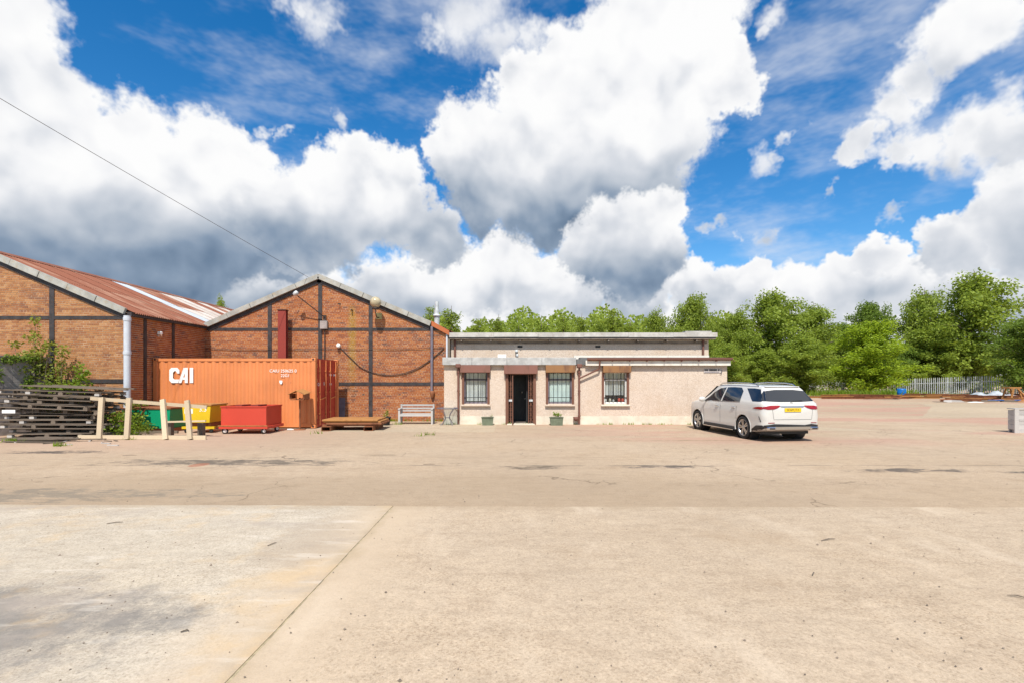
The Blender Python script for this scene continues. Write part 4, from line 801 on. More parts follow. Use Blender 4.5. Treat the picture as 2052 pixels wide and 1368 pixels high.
for i, (px, lbl) in enumerate(((977, 'green trough planter with almost nothing growing, left of the open door'), (1115, 'green trough planter with a yellow-green plant under the net-curtain window'))):
    Y0 = 19.72; P = thing('planter_trough', lbl, 'planter', ((px-1026)*.01972, Y0, 0)); w_ = .23+.03*i
    m = MB(); m.prism([(-w_+.03,0),(w_-.03,0),(w_,.30),(-w_,.30)], -.12, .12); m.build('trough', M['planter'], P, fix=True); MB().box((-w_-.015,-.14,.30),(w_+.015,.14,.33)).build('rim', M['planter'], P); MB().box((-w_+.02,-.115,.331),(w_-.02,.115,.336)).build('soil', M['soil'], P)
plant('pot_plant', 'yellow-green bedding plant growing in the trough by the net-curtain window', ((1117-1026)*.01972, 19.72, .335), [(-.02,0,.10,.10,.09,1),(.08,0,.08,.08,.06,.6),(-.12,0,.12,.05,.1,.5)], 60, .06, 'weed', 4)
plant('pot_plant', 'sparse sprig in the left trough planter', ((982-1026)*.01972, 19.72, .335), [(.05,0,.05,.06,.04,.4)], 30, .04, 'weed', 14)
wp = thing('flower_pot', 'black flower pot with weeds at the end of the rusty plates', 'pot', ((774-1026)*.0197, 19.7, 0)); MB().lathe([(.13,0),(.17,.28),(.185,.28),(.185,.33),(.16,.33)], 18).build('pot', M['tyre'], wp)
plant('pot_plant', 'dry yellowish weed growing in the black flower pot', ((774-1026)*.0197, 19.7, .3), [(0,0,.12,.13,.12,1),(.03,0,.26,.06,.12,.4)], 70, .06, 'shrub_leaf', 5)
tag(MB().lathe([(.02,0),(.03,.005),(.028,.16),(.012,.2),(.012,.23)], 10, Matrix.Rotation(R(90), 4, 'Y')).build('plastic_bottle', M['paint_white'], None, ((577-1026)*.0178, 17.75, .03)), 'crushed white bottle lying under the container edge', 'bottle')
# ------------------------------------------------------------------ pine frame, pallets, block wall
PF = thing('pine_ladder', 'new pine ladder frame of two rails and four uprights standing on edge', 'timber ladder', (0, 0, 0))
def XP(px): return (px-1026)*.015
def ZP(py): return 1.8+(760-py)*.015
LY_ = 15.0
MB().beam((XP(165), LY_+.30, ZP(800)+.03), (XP(404), LY_+.26, ZP(816)), .045, .10).build('top_rail', M['pine'], PF); MB().beam((XP(156), LY_+.02, .075), (XP(412), LY_+.02, .06), .045, .12).build('bottom_rail', M['pine'], PF)
for px, pt, pb in ((201,797,878),(256,798,878),(329,801,877),(378,803,876)):
    yb_, yt_ = LY_-.045, LY_+.225
    MB().beam(((px-(2 if px < 300 else -3)-1026)*yb_/1000, yb_, .015), ((px+(3 if px < 300 else -3)-1026)*yt_/1000, yt_, 1.8+(760-pt)*yt_/1000+.02), .14, .075, (0,-1,0)).build('upright', M['pine'], PF)
p2 = thing('spare_rail', 'loose pine batten lying across blocks behind the frame', 'batten', ((370-1026)*.0158, 15.85, 0)); MB().beam((-.62,0,.46), (.62,.03,.49), .06, .05).build('batten', M['pine'], p2); 
for sx in (-.5, .5): MB().box((sx-.08,-.08,0),(sx+.08,.08,.43)).build('support_block', M['old_wood'], p2)
def long_pallet(L, Wd, r):
    t = thing('pallet', '', 'pallet')
    for i in range(5): y = -Wd/2+.05+i*(Wd-.1)/4; MB().box((-L/2+r.uniform(0,.12), y-.05, .112), (L/2-r.uniform(0,.15), y+.05, .134)).build('deck_board', M['old_wood'], t)
    for i in range(3): y = -Wd/2+.05+i*(Wd-.1)/2; MB().box((-L/2+r.uniform(0,.2), y-.05, .0), (L/2-r.uniform(0,.2), y+.05, .022)).build('bottom_board', M['old_wood'], t)
    for j in range(4):
        x = -L/2+.16+j*(L-.32)/3+r.uniform(-.15,.15)
        for i in range(3): y = -Wd/2+.05+i*(Wd-.1)/2; MB().box((x-.07, y-.05, .0225), (x+.07, y+.05, .090)).build('block', M['old_wood'] if r.random() < .7 else M['grey_wood'], t)
        MB().box((x-.05, -Wd/2, .0905), (x+.05, Wd/2, .1115)).build('cross_board', M['old_wood'], t)
    return t
pr = random.Random(17)
protos = [long_pallet(3.15, 1.15, pr), long_pallet(2.85, 1.1, pr), long_pallet(3.3, 1.2, pr)]
NP = 10; zc = .02
for i in range(NP):
    t = protos[i] if i < 3 else copy_tree(protos[i % 3])
    if i == 5: zc += .05
    tilt = 0 if i < 5 else 1.9; t.location = (-14.12+pr.uniform(-.34,.30)-.02*i, 15.90+pr.uniform(-.10,.10), zc); flip = i % 2
    t.rotation_euler = (R(pr.uniform(-.4,.4)), R(-tilt if flip else tilt), R(pr.uniform(-4.5,4.5)+(180 if flip else 0)))
    zc += .1385
    t['label'] = 'bottom grey pallet of the weathered pallet pile' if i == 0 else ('topmost grey pallet of the weathered pallet pile' if i == NP-1 else 'weathered grey pallet, %s up from the ground in the pile' % ('second','third','fourth','fifth','sixth','seventh','eighth','ninth')[i-1]); t['group'] = 'pallets in the weathered pile'
for i in range(9):
    L = pr.uniform(1.2, 2.4); x = pr.uniform(-14.3, -12.9); y = pr.uniform(14.2, 15.0); a = R(pr.uniform(-9, 9)); z = .012+.026*(i % 3)+.002*i
    o = MB().box((-L/2,-.05,0),(L/2,.05,.024)).build('loose_board', M['old_wood'], None, (x, y, z), a); tag(o, 'loose grey board lying on the ground before the pallet pile', 'board', 'loose boards before the pallets')
for i in range(6):
    L = pr.uniform(2.2, 3.6); o = MB().box((-L/2,-.06,0),(L/2,.06,.035)).build('long_plank', M['old_wood'], None, (-13.9+pr.uniform(-.4,.5), 15.55+.16*i, zc+.075+.004*i)); o.rotation_euler = (0, R(2.0+pr.uniform(-.2,.5)), R(pr.uniform(-4,4))); tag(o, 'long dark plank thrown on top of the pallet pile', 'plank', 'planks on top of the pallets')
o = MB().box((-.2,-.008,0),(.2,.008,.10)).build('white_board_end', M['paint_white'], None, (-15.35, 15.22, .78)); tag(o, 'white painted board end sticking out of the pallet pile', 'board')
BW = thing('block_wall', 'grey concrete block wall with dark coping behind the pallet pile', 'wall', (-17.0, 14.2, 0), math.atan2(3.0, 1.0))
LW = 3.16; k = 0; z = 0
MB().box((0,.02,0),(LW,.18,2.44)).build('core', M['mortar'], BW)
bme = MB().box((.004,-.0,.004),(.436,.02,.211)).mesh('block'); bme.materials.append(M['block'])
while z < 2.40:
    x = -.22 if k % 2 else 0
    while x < LW-.22:
        if x >= 0: o = bpy.data.objects.new('block', bme); col.objects.link(o); o.parent = BW; o.location = (x, pr.uniform(-.004,.002), z)
        x += .44
    z += .215; k += 1
# which side faces the yard: blocks on local -y; mirror with a coping on top
x = 0
while x < LW: MB().cbox((x+.003,-.05,2.442),(min(x+.6, LW)-.003,.24,2.55),.012).build('coping_stone', M['coping'], BW); x += .6

# ------------------------------------------------------------------ parked car
def car_paint():
    g = G('car_paint'); g.b.inputs['Coat Weight'].default_value = 1.0; g.b.inputs['Coat Roughness'].default_value = .04; n = g.noise(1.4, 4)
    return g.out(g.mix(n, (.54,.525,.495), (.58,.565,.535)), .38, 0, .5)
M['car'] = car_paint()
M['chrome'] = G('chrome').out((.62,.63,.65), .16, 1.0)
M['alloy'] = G('alloy').out((.48,.47,.46), .28, .9)
M['trim'] = simple('trim', (.022,.022,.024), .5, var=.15, scale=9)
M['car_glass'] = G('car_glass').out((.010,.014,.022), .03, 0, .9)
M['tail'] = G('tail_lamp').out((.26,.006,.010), .12, 0, .7)
M['plate_y'] = simple('plate_yellow', (.72,.48,.01), .45, var=.03)
YAW = 7.0
CAR = thing('parked_car', 'white sport utility car with yellow rear number plate parked by the office corner', 'car', (0, 0, 0), R(YAW))
RAX, FAX = -1.39, 1.605
# rear-left tyre touches the ground at (7.30, 15.85)
off = Matrix.Rotation(R(YAW), 3, 'Z') @ Vector((-.84, RAX, 0)); off *= .94; CAR.scale = (.94, .94, .94); CAR.location = (7.17-off.x, 15.27-off.y, 0)
ST = [  # y, half width, bottom, shoulder, belt, top, top half width
 (-2.47,.66,.50,.76,.90,.98,.56),(-2.45,.82,.46,.82,1.00,1.08,.70),(-2.38,.91,.38,.88,1.12,1.20,.78),(-2.29,.955,.34,.93,1.17,1.30,.76),(-2.13,.968,.30,.95,1.19,1.49,.70),(-1.97,.974,.27,.96,1.20,1.67,.64),(-1.80,.978,.25,.96,1.20,1.725,.62),
 (-1.2,.980,.24,.96,1.19,1.765,.62),(-.4,.972,.24,.95,1.165,1.782,.62),(.3,.970,.24,.94,1.14,1.775,.62),(.70,.970,.24,.94,1.125,1.72,.61),(1.10,.974,.24,.93,1.12,1.46,.65),(1.42,.978,.24,.92,1.11,1.23,.73),(1.62,.978,.25,.93,1.10,1.20,.74),(2.0,.955,.26,.90,1.07,1.165,.68),(2.28,.89,.28,.83,.99,1.08,.56),(2.42,.74,.32,.66,.78,.86,.40),(2.46,.55,.40,.58,.66,.72,.30)]
def cr4(p0, p1, p2, p3, t): return .5*((2*p1)+(-p0+p2)*t+(2*p0-5*p1+4*p2-p3)*t*t+(-p0+3*p1-3*p2+p3)*t**3)
def st_at(i, t): a, b, c, d = ST[max(i-1,0)], ST[i], ST[i+1], ST[min(i+2,len(ST)-1)]; return [cr4(a[k], b[k], c[k], d[k], t) for k in range(7)]
def ring(s):
    y, w, zb, zs, ze, zt, wt_ = s; mid = (zb+zs)/2
    P = [(0,zb),(w*.55,zb),(w*.90,zb+.02),(w*.985,zb+.10),(w*.992,mid),(w,zs-.12),(w*.992,zs),(w*.955,ze),(wt_+(w*.955-wt_)*.52,ze+(zt-ze)*.50),(wt_+.02,ze+(zt-ze)*.90),(wt_*.86,zt-(zt-ze)*.025),(wt_*.5,zt),(0,zt+.004)]
    out = []
    for i in range(len(P)-1):
        a, b, c, d = P[max(i-1,0)], P[i], P[i+1], P[min(i+2,len(P)-1)]
        for q in range(4): t = q/4; out.append((cr4(a[0],b[0],c[0],d[0],t), cr4(a[1],b[1],c[1],d[1],t)))
    out.append(P[-1]); return out
rows = []
for i in range(len(ST)-1):
    nst = max(2, int(abs(ST[i+1][0]-ST[i][0])/.05))
    for q in range(nst): s = st_at(i, q/nst); rows.append((s[0], ring(s)))
rows.append((ST[-1][0], ring(ST[-1])))
def arch(y, z, x): return abs(x) > .55 and (math.hypot(y-RAX, z-.375) < .425 or math.hypot(y-FAX, z-.375) < .425)
verts = []; faces = []; nr = len(rows[0][1])
for y, rg in rows:
    for x, z in rg: verts.append((x, y, z))
    for x, z in rg: verts.append((-x, y, z))
S = 2*nr
for j in range(len(rows)-1):
    for i in range(nr-1):
        for sgn in (0, nr):
            f = (j*S+sgn+i, j*S+sgn+i+1, (j+1)*S+sgn+i+1, (j+1)*S+sgn+i)
            c = sum((Vector(verts[k]) for k in f), Vector())/4
            if arch(c.y, c.z, c.x): continue
            faces.append(f if sgn else f[::-1])
for j in (0, len(rows)-1):
    l = [j*S+i for i in range(nr)] + [j*S+nr+i for i in range(nr-1, -1, -1)]; faces.append(tuple(l) if j == 0 else tuple(l[::-1]))
cb = MB(); cb.add(verts, faces, True); body = cb.build('body', M['car'], CAR, fix=True)
full = MB(); ff = []
for j in range(len(rows)-1):
    for i in range(nr-1):
        for sgn in (0, nr): ff.append((j*S+sgn+i, j*S+sgn+i+1, (j+1)*S+sgn+i+1, (j+1)*S+sgn+i))
for j in (0,): ff.append(tuple([j*S+i for i in range(nr)] + [j*S+nr+i for i in range(nr-1, -1, -1)]))
bvh = BVHTree.FromPolygons([Vector(v) for v in verts], ff)
def decal(name, poly, axis, mat, parent, offd=.006, thick=.0, sub=4):
    """Closely fitted panel: outline in (y,z) seen from the side (axis -1/+1) or (x,z) seen from behind (axis 0), laid onto the body."""
    bm = bmesh.new()
    vs = [bm.verts.new((0, a, b) if axis else (a, 0, b)) for a, b in poly]; f = bm.faces.new(vs); bmesh.ops.triangulate(bm, faces=[f])
    bmesh.ops.subdivide_edges(bm, edges=bm.edges[:], cuts=sub, use_grid_fill=True); bmesh.ops.triangulate(bm, faces=bm.faces[:])
    for v in bm.verts:
        if axis: o, d = Vector((axis*2.5, v.co.y, v.co.z)), Vector((-axis, 0, 0))
        else: o, d = Vector((v.co.x, -4, v.co.z)), Vector((0, 1, 0))
        h = bvh.ray_cast(o, d)
        if h[0] is None:
            h2 = bvh.find_nearest(Vector((axis*.95, v.co.y, v.co.z)) if axis else Vector((v.co.x, -2.4, v.co.z))); v.co = h2[0] - d*offd
        else: v.co = h[0] - d*offd
    me = bpy.data.meshes.new(name); bmesh.ops.recalc_face_normals(bm, faces=bm.faces); bm.to_mesh(me); bm.free()
    for p in me.polygons: p.use_smooth = True
    return link(name, me, mat, parent)
for s in (-1, 1):
    # window band in black, then each pane; pillars stay between them
    decal('side_window', [(.98,1.155),(1.14,1.165),(.74,1.46),(.38,1.61),(.02,1.65),(.02,1.175)], s, M['car_glass'], CAR)
    decal('side_window', [(-.06,1.175),(-.06,1.655),(-.45,1.665),(-.90,1.655),(-1.10,1.54),(-1.18,1.205)], s, M['car_glass'], CAR)
    decal('quarter_window', [(-1.84,1.235),(-1.22,1.635),(-1.60,1.64),(-1.93,1.615),(-2.10,1.42),(-2.25,1.235)], s, M['car_glass'], CAR)
    decal('window_trim', [(1.16,1.135),(-1.20,1.182),(-1.20,1.202),(.98,1.155)], s, M['chrome'], CAR, .010, sub=6)
    for yy in (-.02, -1.03): decal('door_seam', [(yy-.006,1.05),(yy+.006,1.05),(yy+.02,.42),(yy+.008,.42)], s, M['trim'], CAR, .003)
    decal('door_seam', [(1.12,.95),(1.132,.95),(1.112,.42),(1.10,.42)], s, M['trim'], CAR, .003)
    for yy in (.18, -.86): m = MB(); m.cbox((s*.985-.016, yy-.1, .98), (s*.985+.016, yy+.1, 1.01), .008); m.build('door_handle', M['chrome'], CAR)
    m = MB(); m.lathe([(.02,-.13),(.075,-.10),(.095,0),(.08,.09),(.02,.12)], 14, Matrix.Translation((s*1.10, .98, 1.20)) @ Matrix.Rotation(R(90), 4, 'Y') @ Matrix.Diagonal((1, .7, 1, 1))); mo = m.build('wing_mirror', M['car'], CAR); MB().beam((s*.93,1.0,1.13), (s*1.06,.99,1.15), .05, .04).build('mirror_arm', M['trim'], mo)
    sl = MB(); sl.cbox((min(s*.90, s*.985), -.92, .26), (max(s*.90, s*.985), 1.12, .36), .02); sl.build('sill_cladding', M['trim'], CAR); MB().cbox((min(s*.93, s*1.03), -.90, .235), (max(s*.93, s*1.03), 1.08, .262), .008).build('side_step', M['chrome'], CAR)
    rl = MB(); rl.tube([(s*.625,.55,1.735),(s*.645,.35,1.79),(s*.65,-.3,1.815),(s*.65,-1.2,1.80),(s*.64,-1.60,1.765),(s*.62,-1.76,1.70)], .02, 8); rl.build('roof_rail', M['chrome'], CAR)
    for ax in (RAX, FAX):
        a = MB(); pts = [(s*(.962), ax+.435*math.cos(R(t)), .375+.435*math.sin(R(t))) for t in range(-14, 195, 8)]; a.tube(pts, .020, 6); a.build('wheel_arch', M['car'], CAR)
        a = MB(); a.lathe([(.445,-.16),(.445,.16),(.44,.16),(.44,-.16)], 28, Matrix.Translation((s*.79, ax, .375)) @ Matrix.Rotation(R(90), 4, 'Y'), cap=False); a.lathe([(.0,.0),(.44,.0)], 28, Matrix.Translation((s*.63, ax, .375)) @ Matrix.Rotation(R(90), 4, 'Y'), cap=False); a.build('wheel_well', M['trim'], CAR)
        mt = Matrix.Translation((s*.845, ax, .372)) @ Matrix.Rotation(R(90*s), 4, 'Y')
        wh = MB().lathe([(.262,-.12),(.30,-.135),(.352,-.13),(.372,-.10),(.372,.09),(.355,.122),(.30,.132),(.268,.118),(.262,.10)], 40, mt, cap=False).build('wheel', M['tyre'], CAR)
        rimm = MB().lathe([(.268,.115),(.262,.122),(.25,.112),(.244,.04),(.242,-.10)], 40, mt, cap=False)
        for k in range(5):
            t0 = R(72*k+12)
            for dt in (-.16, .16):
                p = [(.045*math.cos(t0+dt*2.2), .045*math.sin(t0+dt*2.2)), (.252*math.cos(t0+dt), .252*math.sin(t0+dt))]
                rimm.add([mt @ Vector(v) for v in ((p[0][0]-.016*math.sin(t0), p[0][1]+.016*math.cos(t0), .10), (p[1][0]-.022*math.sin(t0), p[1][1]+.022*math.cos(t0), .108), (p[1][0]+.022*math.sin(t0), p[1][1]-.022*math.cos(t0), .108), (p[0][0]+.016*math.sin(t0), p[0][1]-.016*math.cos(t0), .10), (p[0][0]-.02*math.sin(t0), p[0][1]+.02*math.cos(t0), .05), (p[1][0]-.03*math.sin(t0), p[1][1]+.03*math.cos(t0), .06), (p[1][0]+.03*math.sin(t0), p[1][1]-.03*math.cos(t0), .06), (p[0][0]+.02*math.sin(t0), p[0][1]-.02*math.cos(t0), .05))], [(0,3,2,1),(0,1,5,4),(2,3,7,6)])
        rimm.lathe([(.0,.112),(.045,.110),(.06,.095),(.06,.05)], 20, mt, cap=False); rimm.build('rim', M['alloy'], wh)
        MB().lathe([(.0,-.02),(.243,-.02)], 24, mt, cap=False).build('brake_disc', M['trim'], wh)
    decal('tail_lamp', [(s*.955,1.03),(s*.90,1.085),(s*.72,1.125),(s*.44,1.13),(s*.37,1.115),(s*.50,1.045),(s*.62,1.01),(s*.80,1.0)], 0, M['tail'], CAR, .012)
    decal('tail_lamp', [(-2.36,1.0),(-2.34,1.085),(-2.15,1.08),(-1.90,1.03),(-2.05,1.005)], s, M['tail'], CAR, .010)
    decal('reflector', [(s*.80,.585),(s*.60,.59),(s*.60,.612),(s*.80,.607)], 0, M['tail'], CAR, .010, sub=2)
    decal('bumper_vent', [(-2.26,.78),(-2.22,.80),(-2.30,.62),(-2.33,.62)], s, M['trim'], CAR, .008)
    ex = MB(); ex.cbox((s*.70-.15, -2.52, .375), (s*.70+.15, -2.38, .475), .03); eo = ex.build('exhaust_trim', M['chrome'], CAR); MB().cbox((s*.70-.10, -2.524, .40), (s*.70+.10, -2.50, .45), .015).build('exhaust_opening', M['dark'], eo)
decal('rear_window', [(-.79,1.255),(-.63,1.565),(-.30,1.60),(.30,1.60),(.63,1.565),(.79,1.255),(.35,1.235),(-.35,1.235)], 0, M['car_glass'], CAR, .010, sub=6)
for s in (-1, 1): decal('rear_pillar_trim', [(s*.635,1.56),(s*.79,1.255),(s*.88,1.255),(s*.77,1.45),(s*.68,1.565)], 0, M['car_glass'], CAR, .007); decal('tailgate_seam', [(s*.66,1.0),(s*.668,1.0),(s*.628,.70),(s*.62,.70)], 0, M['trim'], CAR, .004)
decal('tailgate_seam', [(-.62,.695),(.62,.695),(.62,.703),(-.62,.703)], 0, M['trim'], CAR, .004)
decal('chrome_strip', [(-.42,1.115),(.42,1.115),(.36,1.07),(-.36,1.07)], 0, M['chrome'], CAR, .012)
decal('windscreen', [(-.1,-.1),(.1,-.1),(.1,.1)], 1, M['car_glass'], CAR) if False else None
ws = MB(); ws.add([(-.64,.78,1.69),(.64,.78,1.69),(.76,1.45,1.225),(-.76,1.45,1.225)], [(0,1,2,3)]); ws.build('windscreen', M['car_glass'], CAR)
sp_ = MB(); sp_.cbox((-.58,-2.00,1.678),(.58,-1.80,1.706),.012); sp_.build('roof_spoiler', M['car'], CAR)
decal('lower_bumper', [(-.93,.40),(.93,.40),(.90,.52),(.62,.565),(.40,.53),(-.40,.53),(-.62,.565),(-.90,.52)], 0, M['trim'], CAR, .012, sub=6)
for s in (-1, 1): decal('bumper_corner', [(-2.44,.40),(-2.36,.52),(-2.10,.50),(-1.86,.36),(-1.86,.28),(-2.3,.30)], s, M['trim'], CAR, .010)
dfp = MB(); dfp.prism([(-.62,.48),(.62,.48),(.55,.40),(-.55,.40)], -2.50, -2.40); dfp.build('skid_plate', M['chrome'], CAR, fix=True)
tgp = MB(); tgp.box((-.27,-2.49,.935),(.27,-2.476,1.05)); po = tgp.build('number_plate', M['plate_y'], CAR); link('plate_lettering', text_mesh('SD69 JTX', .098, .001, sx=1.05), M['dark'], po, (0, -2.491, .992))
em_ = MB(); em_.lathe([(.050,-.004),(.058,0),(.050,.004),(.044,0),(.050,-.004)], 20, Matrix.Translation((0,-2.40,1.168)) @ Matrix.Rotation(R(90), 4, 'X'), cap=False)
for k in range(3): t = R(90+120*k); em_.beam((0,-2.402,1.168), (.05*math.cos(t),-2.402,1.168+.05*math.sin(t)), .006, .012, (0,1,0))
em_.build('badge', M['chrome'], CAR)
for x, s_ in ((-.50,'GLE 300 d'), (.52,'4MATIC')): o = link('badge_lettering', text_mesh(s_, .055, .002), M['chrome'], CAR, (x, -2.405, 1.165))
wp_ = MB(); wp_.beam((.02,-2.36,1.25), (.40,-2.345,1.275), .012, .02); wp_.build('rear_wiper', M['trim'], CAR)
MB().box((-.8,-2.1,.22),(.8,1.9,.30)).build('underbody', M['trim'], CAR)

# ------------------------------------------------------------------ fence
FA, FB = Vector((35.5, 59.5)), Vector((47.8, 43.6)); FL = (FB-FA).length; fd = (FB-FA)/FL
FN = thing('palisade_fence', 'galvanised steel palisade fence along the far edge of the yard', 'fence', (0, 0, 0))
def fbase(t): return -.48 + (.42+.48)*sstep(0, 1, t)*.0 + (-.48 + .90*t + .48)*1.0
pale = MB(); pale.add([(-.033,0,0),(0,-.02,0),(.033,0,0),(-.033,0,1.88),(0,-.02,2.0),(.033,0,1.88)], [(0,1,4,3),(1,2,5,4)]); pale_me = pale.mesh('pale'); pale_me.materials.append(M['galv'])
pm = MB().cbox((-.05,-.03,-.3),(.05,.07,1.95),.008).mesh('fence_post'); pm.materials.append(M['galv'])
ang = math.atan2(fd.y, fd.x); t = 0; i = 0
while t < FL:
    p = FA + fd*t; zb = -.48+.86*(t/FL)
    o = bpy.data.objects.new('pale', pale_me); col.objects.link(o); o.parent = FN; o.location = (p.x, p.y, zb+.03); o.rotation_euler.z = ang; o.rotation_euler.y = R(rng.uniform(-.8,.8))
    if i % 16 == 0: o = bpy.data.objects.new('fence_post', pm); col.objects.link(o); o.parent = FN; o.location = (p.x-fd.y*.0, p.y+.05, zb); o.rotation_euler.z = ang
    t += .158; i += 1
for zz in (.35, 1.45): MB().beam((FA.x, FA.y+.03, -.48+zz), (FB.x, FB.y+.03, .38+zz), .04, .06).build('fence_rail', M['galv'], FN)
# ------------------------------------------------------------------ things along the far edge
def far_beam(px, Y, L, a, z, mk, label, h=.16, w_=.14):
    X = (px-1026)*Y/1000; m = MB(); m.box((-L/2,-w_/2,0),(L/2,w_/2,.02)); m.box((-L/2,-.012,.021),(L/2,.012,h-.02)); m.box((-L/2,-w_/2,h-.019),(L/2,w_/2,h)); o = m.build('steel_beam', M[mk], None, (X, Y, gz(X, Y)+z), R(a)); return tag(o, label, 'beam', 'rusty beams along the far edge')
jr = random.Random(33)
for i in range(26):
    px = 1655+i*15.5+jr.uniform(-8,8); Y = 42.6+jr.uniform(-1.3,2.0); far_beam(px, Y, jr.uniform(1.6,5.0), jr.uniform(-16,16), .005+.17*(i % 2), jr.choice(['rust','rust','rust_orange']), 'rusty steel beam lying in the scrap row before the palisade fence')
for i in range(14):
    px = 1900+jr.uniform(0,150); Y = 40.0+jr.uniform(-.6,2.2); far_beam(px, Y, jr.uniform(1.2,3.0), jr.uniform(-35,35), .01+.15*jr.random(), jr.choice(['rust','rust_orange','rust']), 'short rusty offcut in the scrap heap by the orange trestle', .13, .12)
X = (1806-1026)*.0452; BR = thing('barrel', 'blue plastic barrel standing before the palisade fence', 'barrel', (X, 45.2, gz(X, 45.2))); MB().lathe([(.30,0),(.34,.04),(.36,.30),(.37,.34),(.36,.38),(.36,.62),(.33,.70),(.30,.72)], 20).build('drum', M['blue'], BR); MB().lathe([(.42,-.02),(.42,.03)], 20).build('tray', M['white'], BR)
X = (2028-1026)*.0405; SH = thing('steel_trestle', 'orange rusted A-frame trestle standing on the scrap heap', 'trestle', (X, 40.5, gz(X, 40.5)+.0), R(8))
for sy in (-.35, .35):
    for sx in (-1, 1): MB().beam((sx*.55,sy,0),(sx*.22,sy*.8,1.0),.09,.09).build('leg', M['rust_orange'], SH)
MB().box((-.6,-.32,1.0),(.5,.32,1.10)).build('top_beam', M['rust_orange'], SH); MB().beam((.1,-.36,.95),(1.1,-.38,.05),.08,.09).build('brace', M['rust_orange'], SH)
tm = MB(); n1 = 14; tr_ = random.Random(2)
tm.add([((i/n1-.5)*3.2, (j/5-.5)*1.1, .42*math.sin(math.pi*j/5)*(.5+.5*math.sin(i*.9))*(.4+.6*math.sin(math.pi*i/n1))+tr_.uniform(0,.06)) for j in range(6) for i in range(n1+1)], [(j*(n1+1)+i, j*(n1+1)+i+1, (j+1)*(n1+1)+i+1, (j+1)*(n1+1)+i) for j in range(5) for i in range(n1)], True)
X = (1985-1026)*.0425; tag(tm.build('tarpaulin', M['tarp'], None, (X, 42.4, gz(X, 42.4)+.28)), 'crumpled pale blue-grey sheeting heaped before the fence', 'sheeting')
o = MB().box((-1.4,-.03,0),(1.4,.03,.05)).build('blue_pipe', M['blue'], None, ((2010-1026)*.0395, 39.4, .17), R(4)); tag(o, 'thin blue bar lying on the scrap heap', 'bar')
tm2 = MB(); tm2.add([((i/8-.5)*1.6, (j/3-.5)*.5, .09*math.sin(math.pi*j/3)*math.sin(math.pi*i/8)+.01) for j in range(4) for i in range(9)], [(j*9+i, j*9+i+1, (j+1)*9+i+1, (j+1)*9+i) for j in range(3) for i in range(8)], True); X = (1955-1026)*.0388; tag(tm2.build('plastic_sheet', M['white'], None, (X, 38.8, .005)), 'crumpled white plastic sheet at the foot of the scrap heap', 'sheet')
for i in range(22):
    px = jr.uniform(1880, 2052); Y = jr.uniform(38.6, 41.5); X = (px-1026)*Y/1000; w_, d_, h_ = jr.uniform(.15,.7), jr.uniform(.1,.3), jr.uniform(.04,.16); m = MB()
    m.prism([(-w_,0),(w_,0),(w_*jr.uniform(.5,.95),h_),(-w_*jr.uniform(.5,.95),h_*jr.uniform(.7,1.3))], -d_, d_); o = m.build('scrap_piece', M[mk_ := jr.choice(['rust','rust_orange','old_wood','grey_wood'])], None, (X, Y, gz(X, Y)), R(jr.uniform(-60,60)), fix=True); nm_ = {'rust':'dark rusty','rust_orange':'orange rusty','old_wood':'brown wooden','grey_wood':'pale grey'}[mk_]; tag(o, nm_+' scrap lump lying at the foot of the orange trestle heap', 'scrap', nm_+' scrap lumps by the trestle')
for i in range(14):
    X, Y = jr.uniform(-14.2, -10.8), jr.uniform(13.6, 14.8); L = jr.uniform(.08, .35); o = MB().box((-L/2,-.025,0),(L/2,.025,.02)).build('wood_offcut', M[mk_ := jr.choice(['old_wood','grey_wood'])], None, (X, Y, .003), R(jr.uniform(0,180))); nm_ = 'dark' if mk_ == 'old_wood' else 'pale'; tag(o, 'short %s wood offcut littering the ground before the pine ladder' % nm_, 'offcut', nm_+' wood offcuts on the ground')
# grey timber crate at the right edge
CX = (2026-1026)*.0168; CR = thing('timber_crate', 'grey timber crate box on skids standing alone in the yard', 'crate', (17.03, 16.98, 0)); CR.scale = (1, .3, 1)
for i in range(3): MB().box((.0,-.42+i*.40,0),(.0+1.2,-.34+i*.40,.11)).build('skid', M['grey_wood'], CR)
for i in range(4): MB().box((0,-.425,.115+i*.165),(1.2,-.40,.272+i*.165)).build('side_board', M['grey_wood'], CR); MB().box((0,.42,.115+i*.165),(1.2,.445,.272+i*.165)).build('side_board', M['grey_wood'], CR); MB().box((-.026,-.42,.115+i*.165),(-.001,.44,.272+i*.165)).build('end_board', M['grey_wood'], CR)
MB().box((-.05,-.452,0.0),(.09,-.426,.80)).build('corner_batten', M['grey_wood'], CR); MB().box((-.054,-.43,0),(-.027,-.30,.80)).build('corner_batten', M['grey_wood'], CR); MB().box((.1,-.45,.40),(1.2,-.426,.47)).build('rail_batten', M['grey_wood'], CR)
MB().box((-.06,-.46,.802),(1.22,.46,.83)).build('lid', M['bench_wood'], CR)

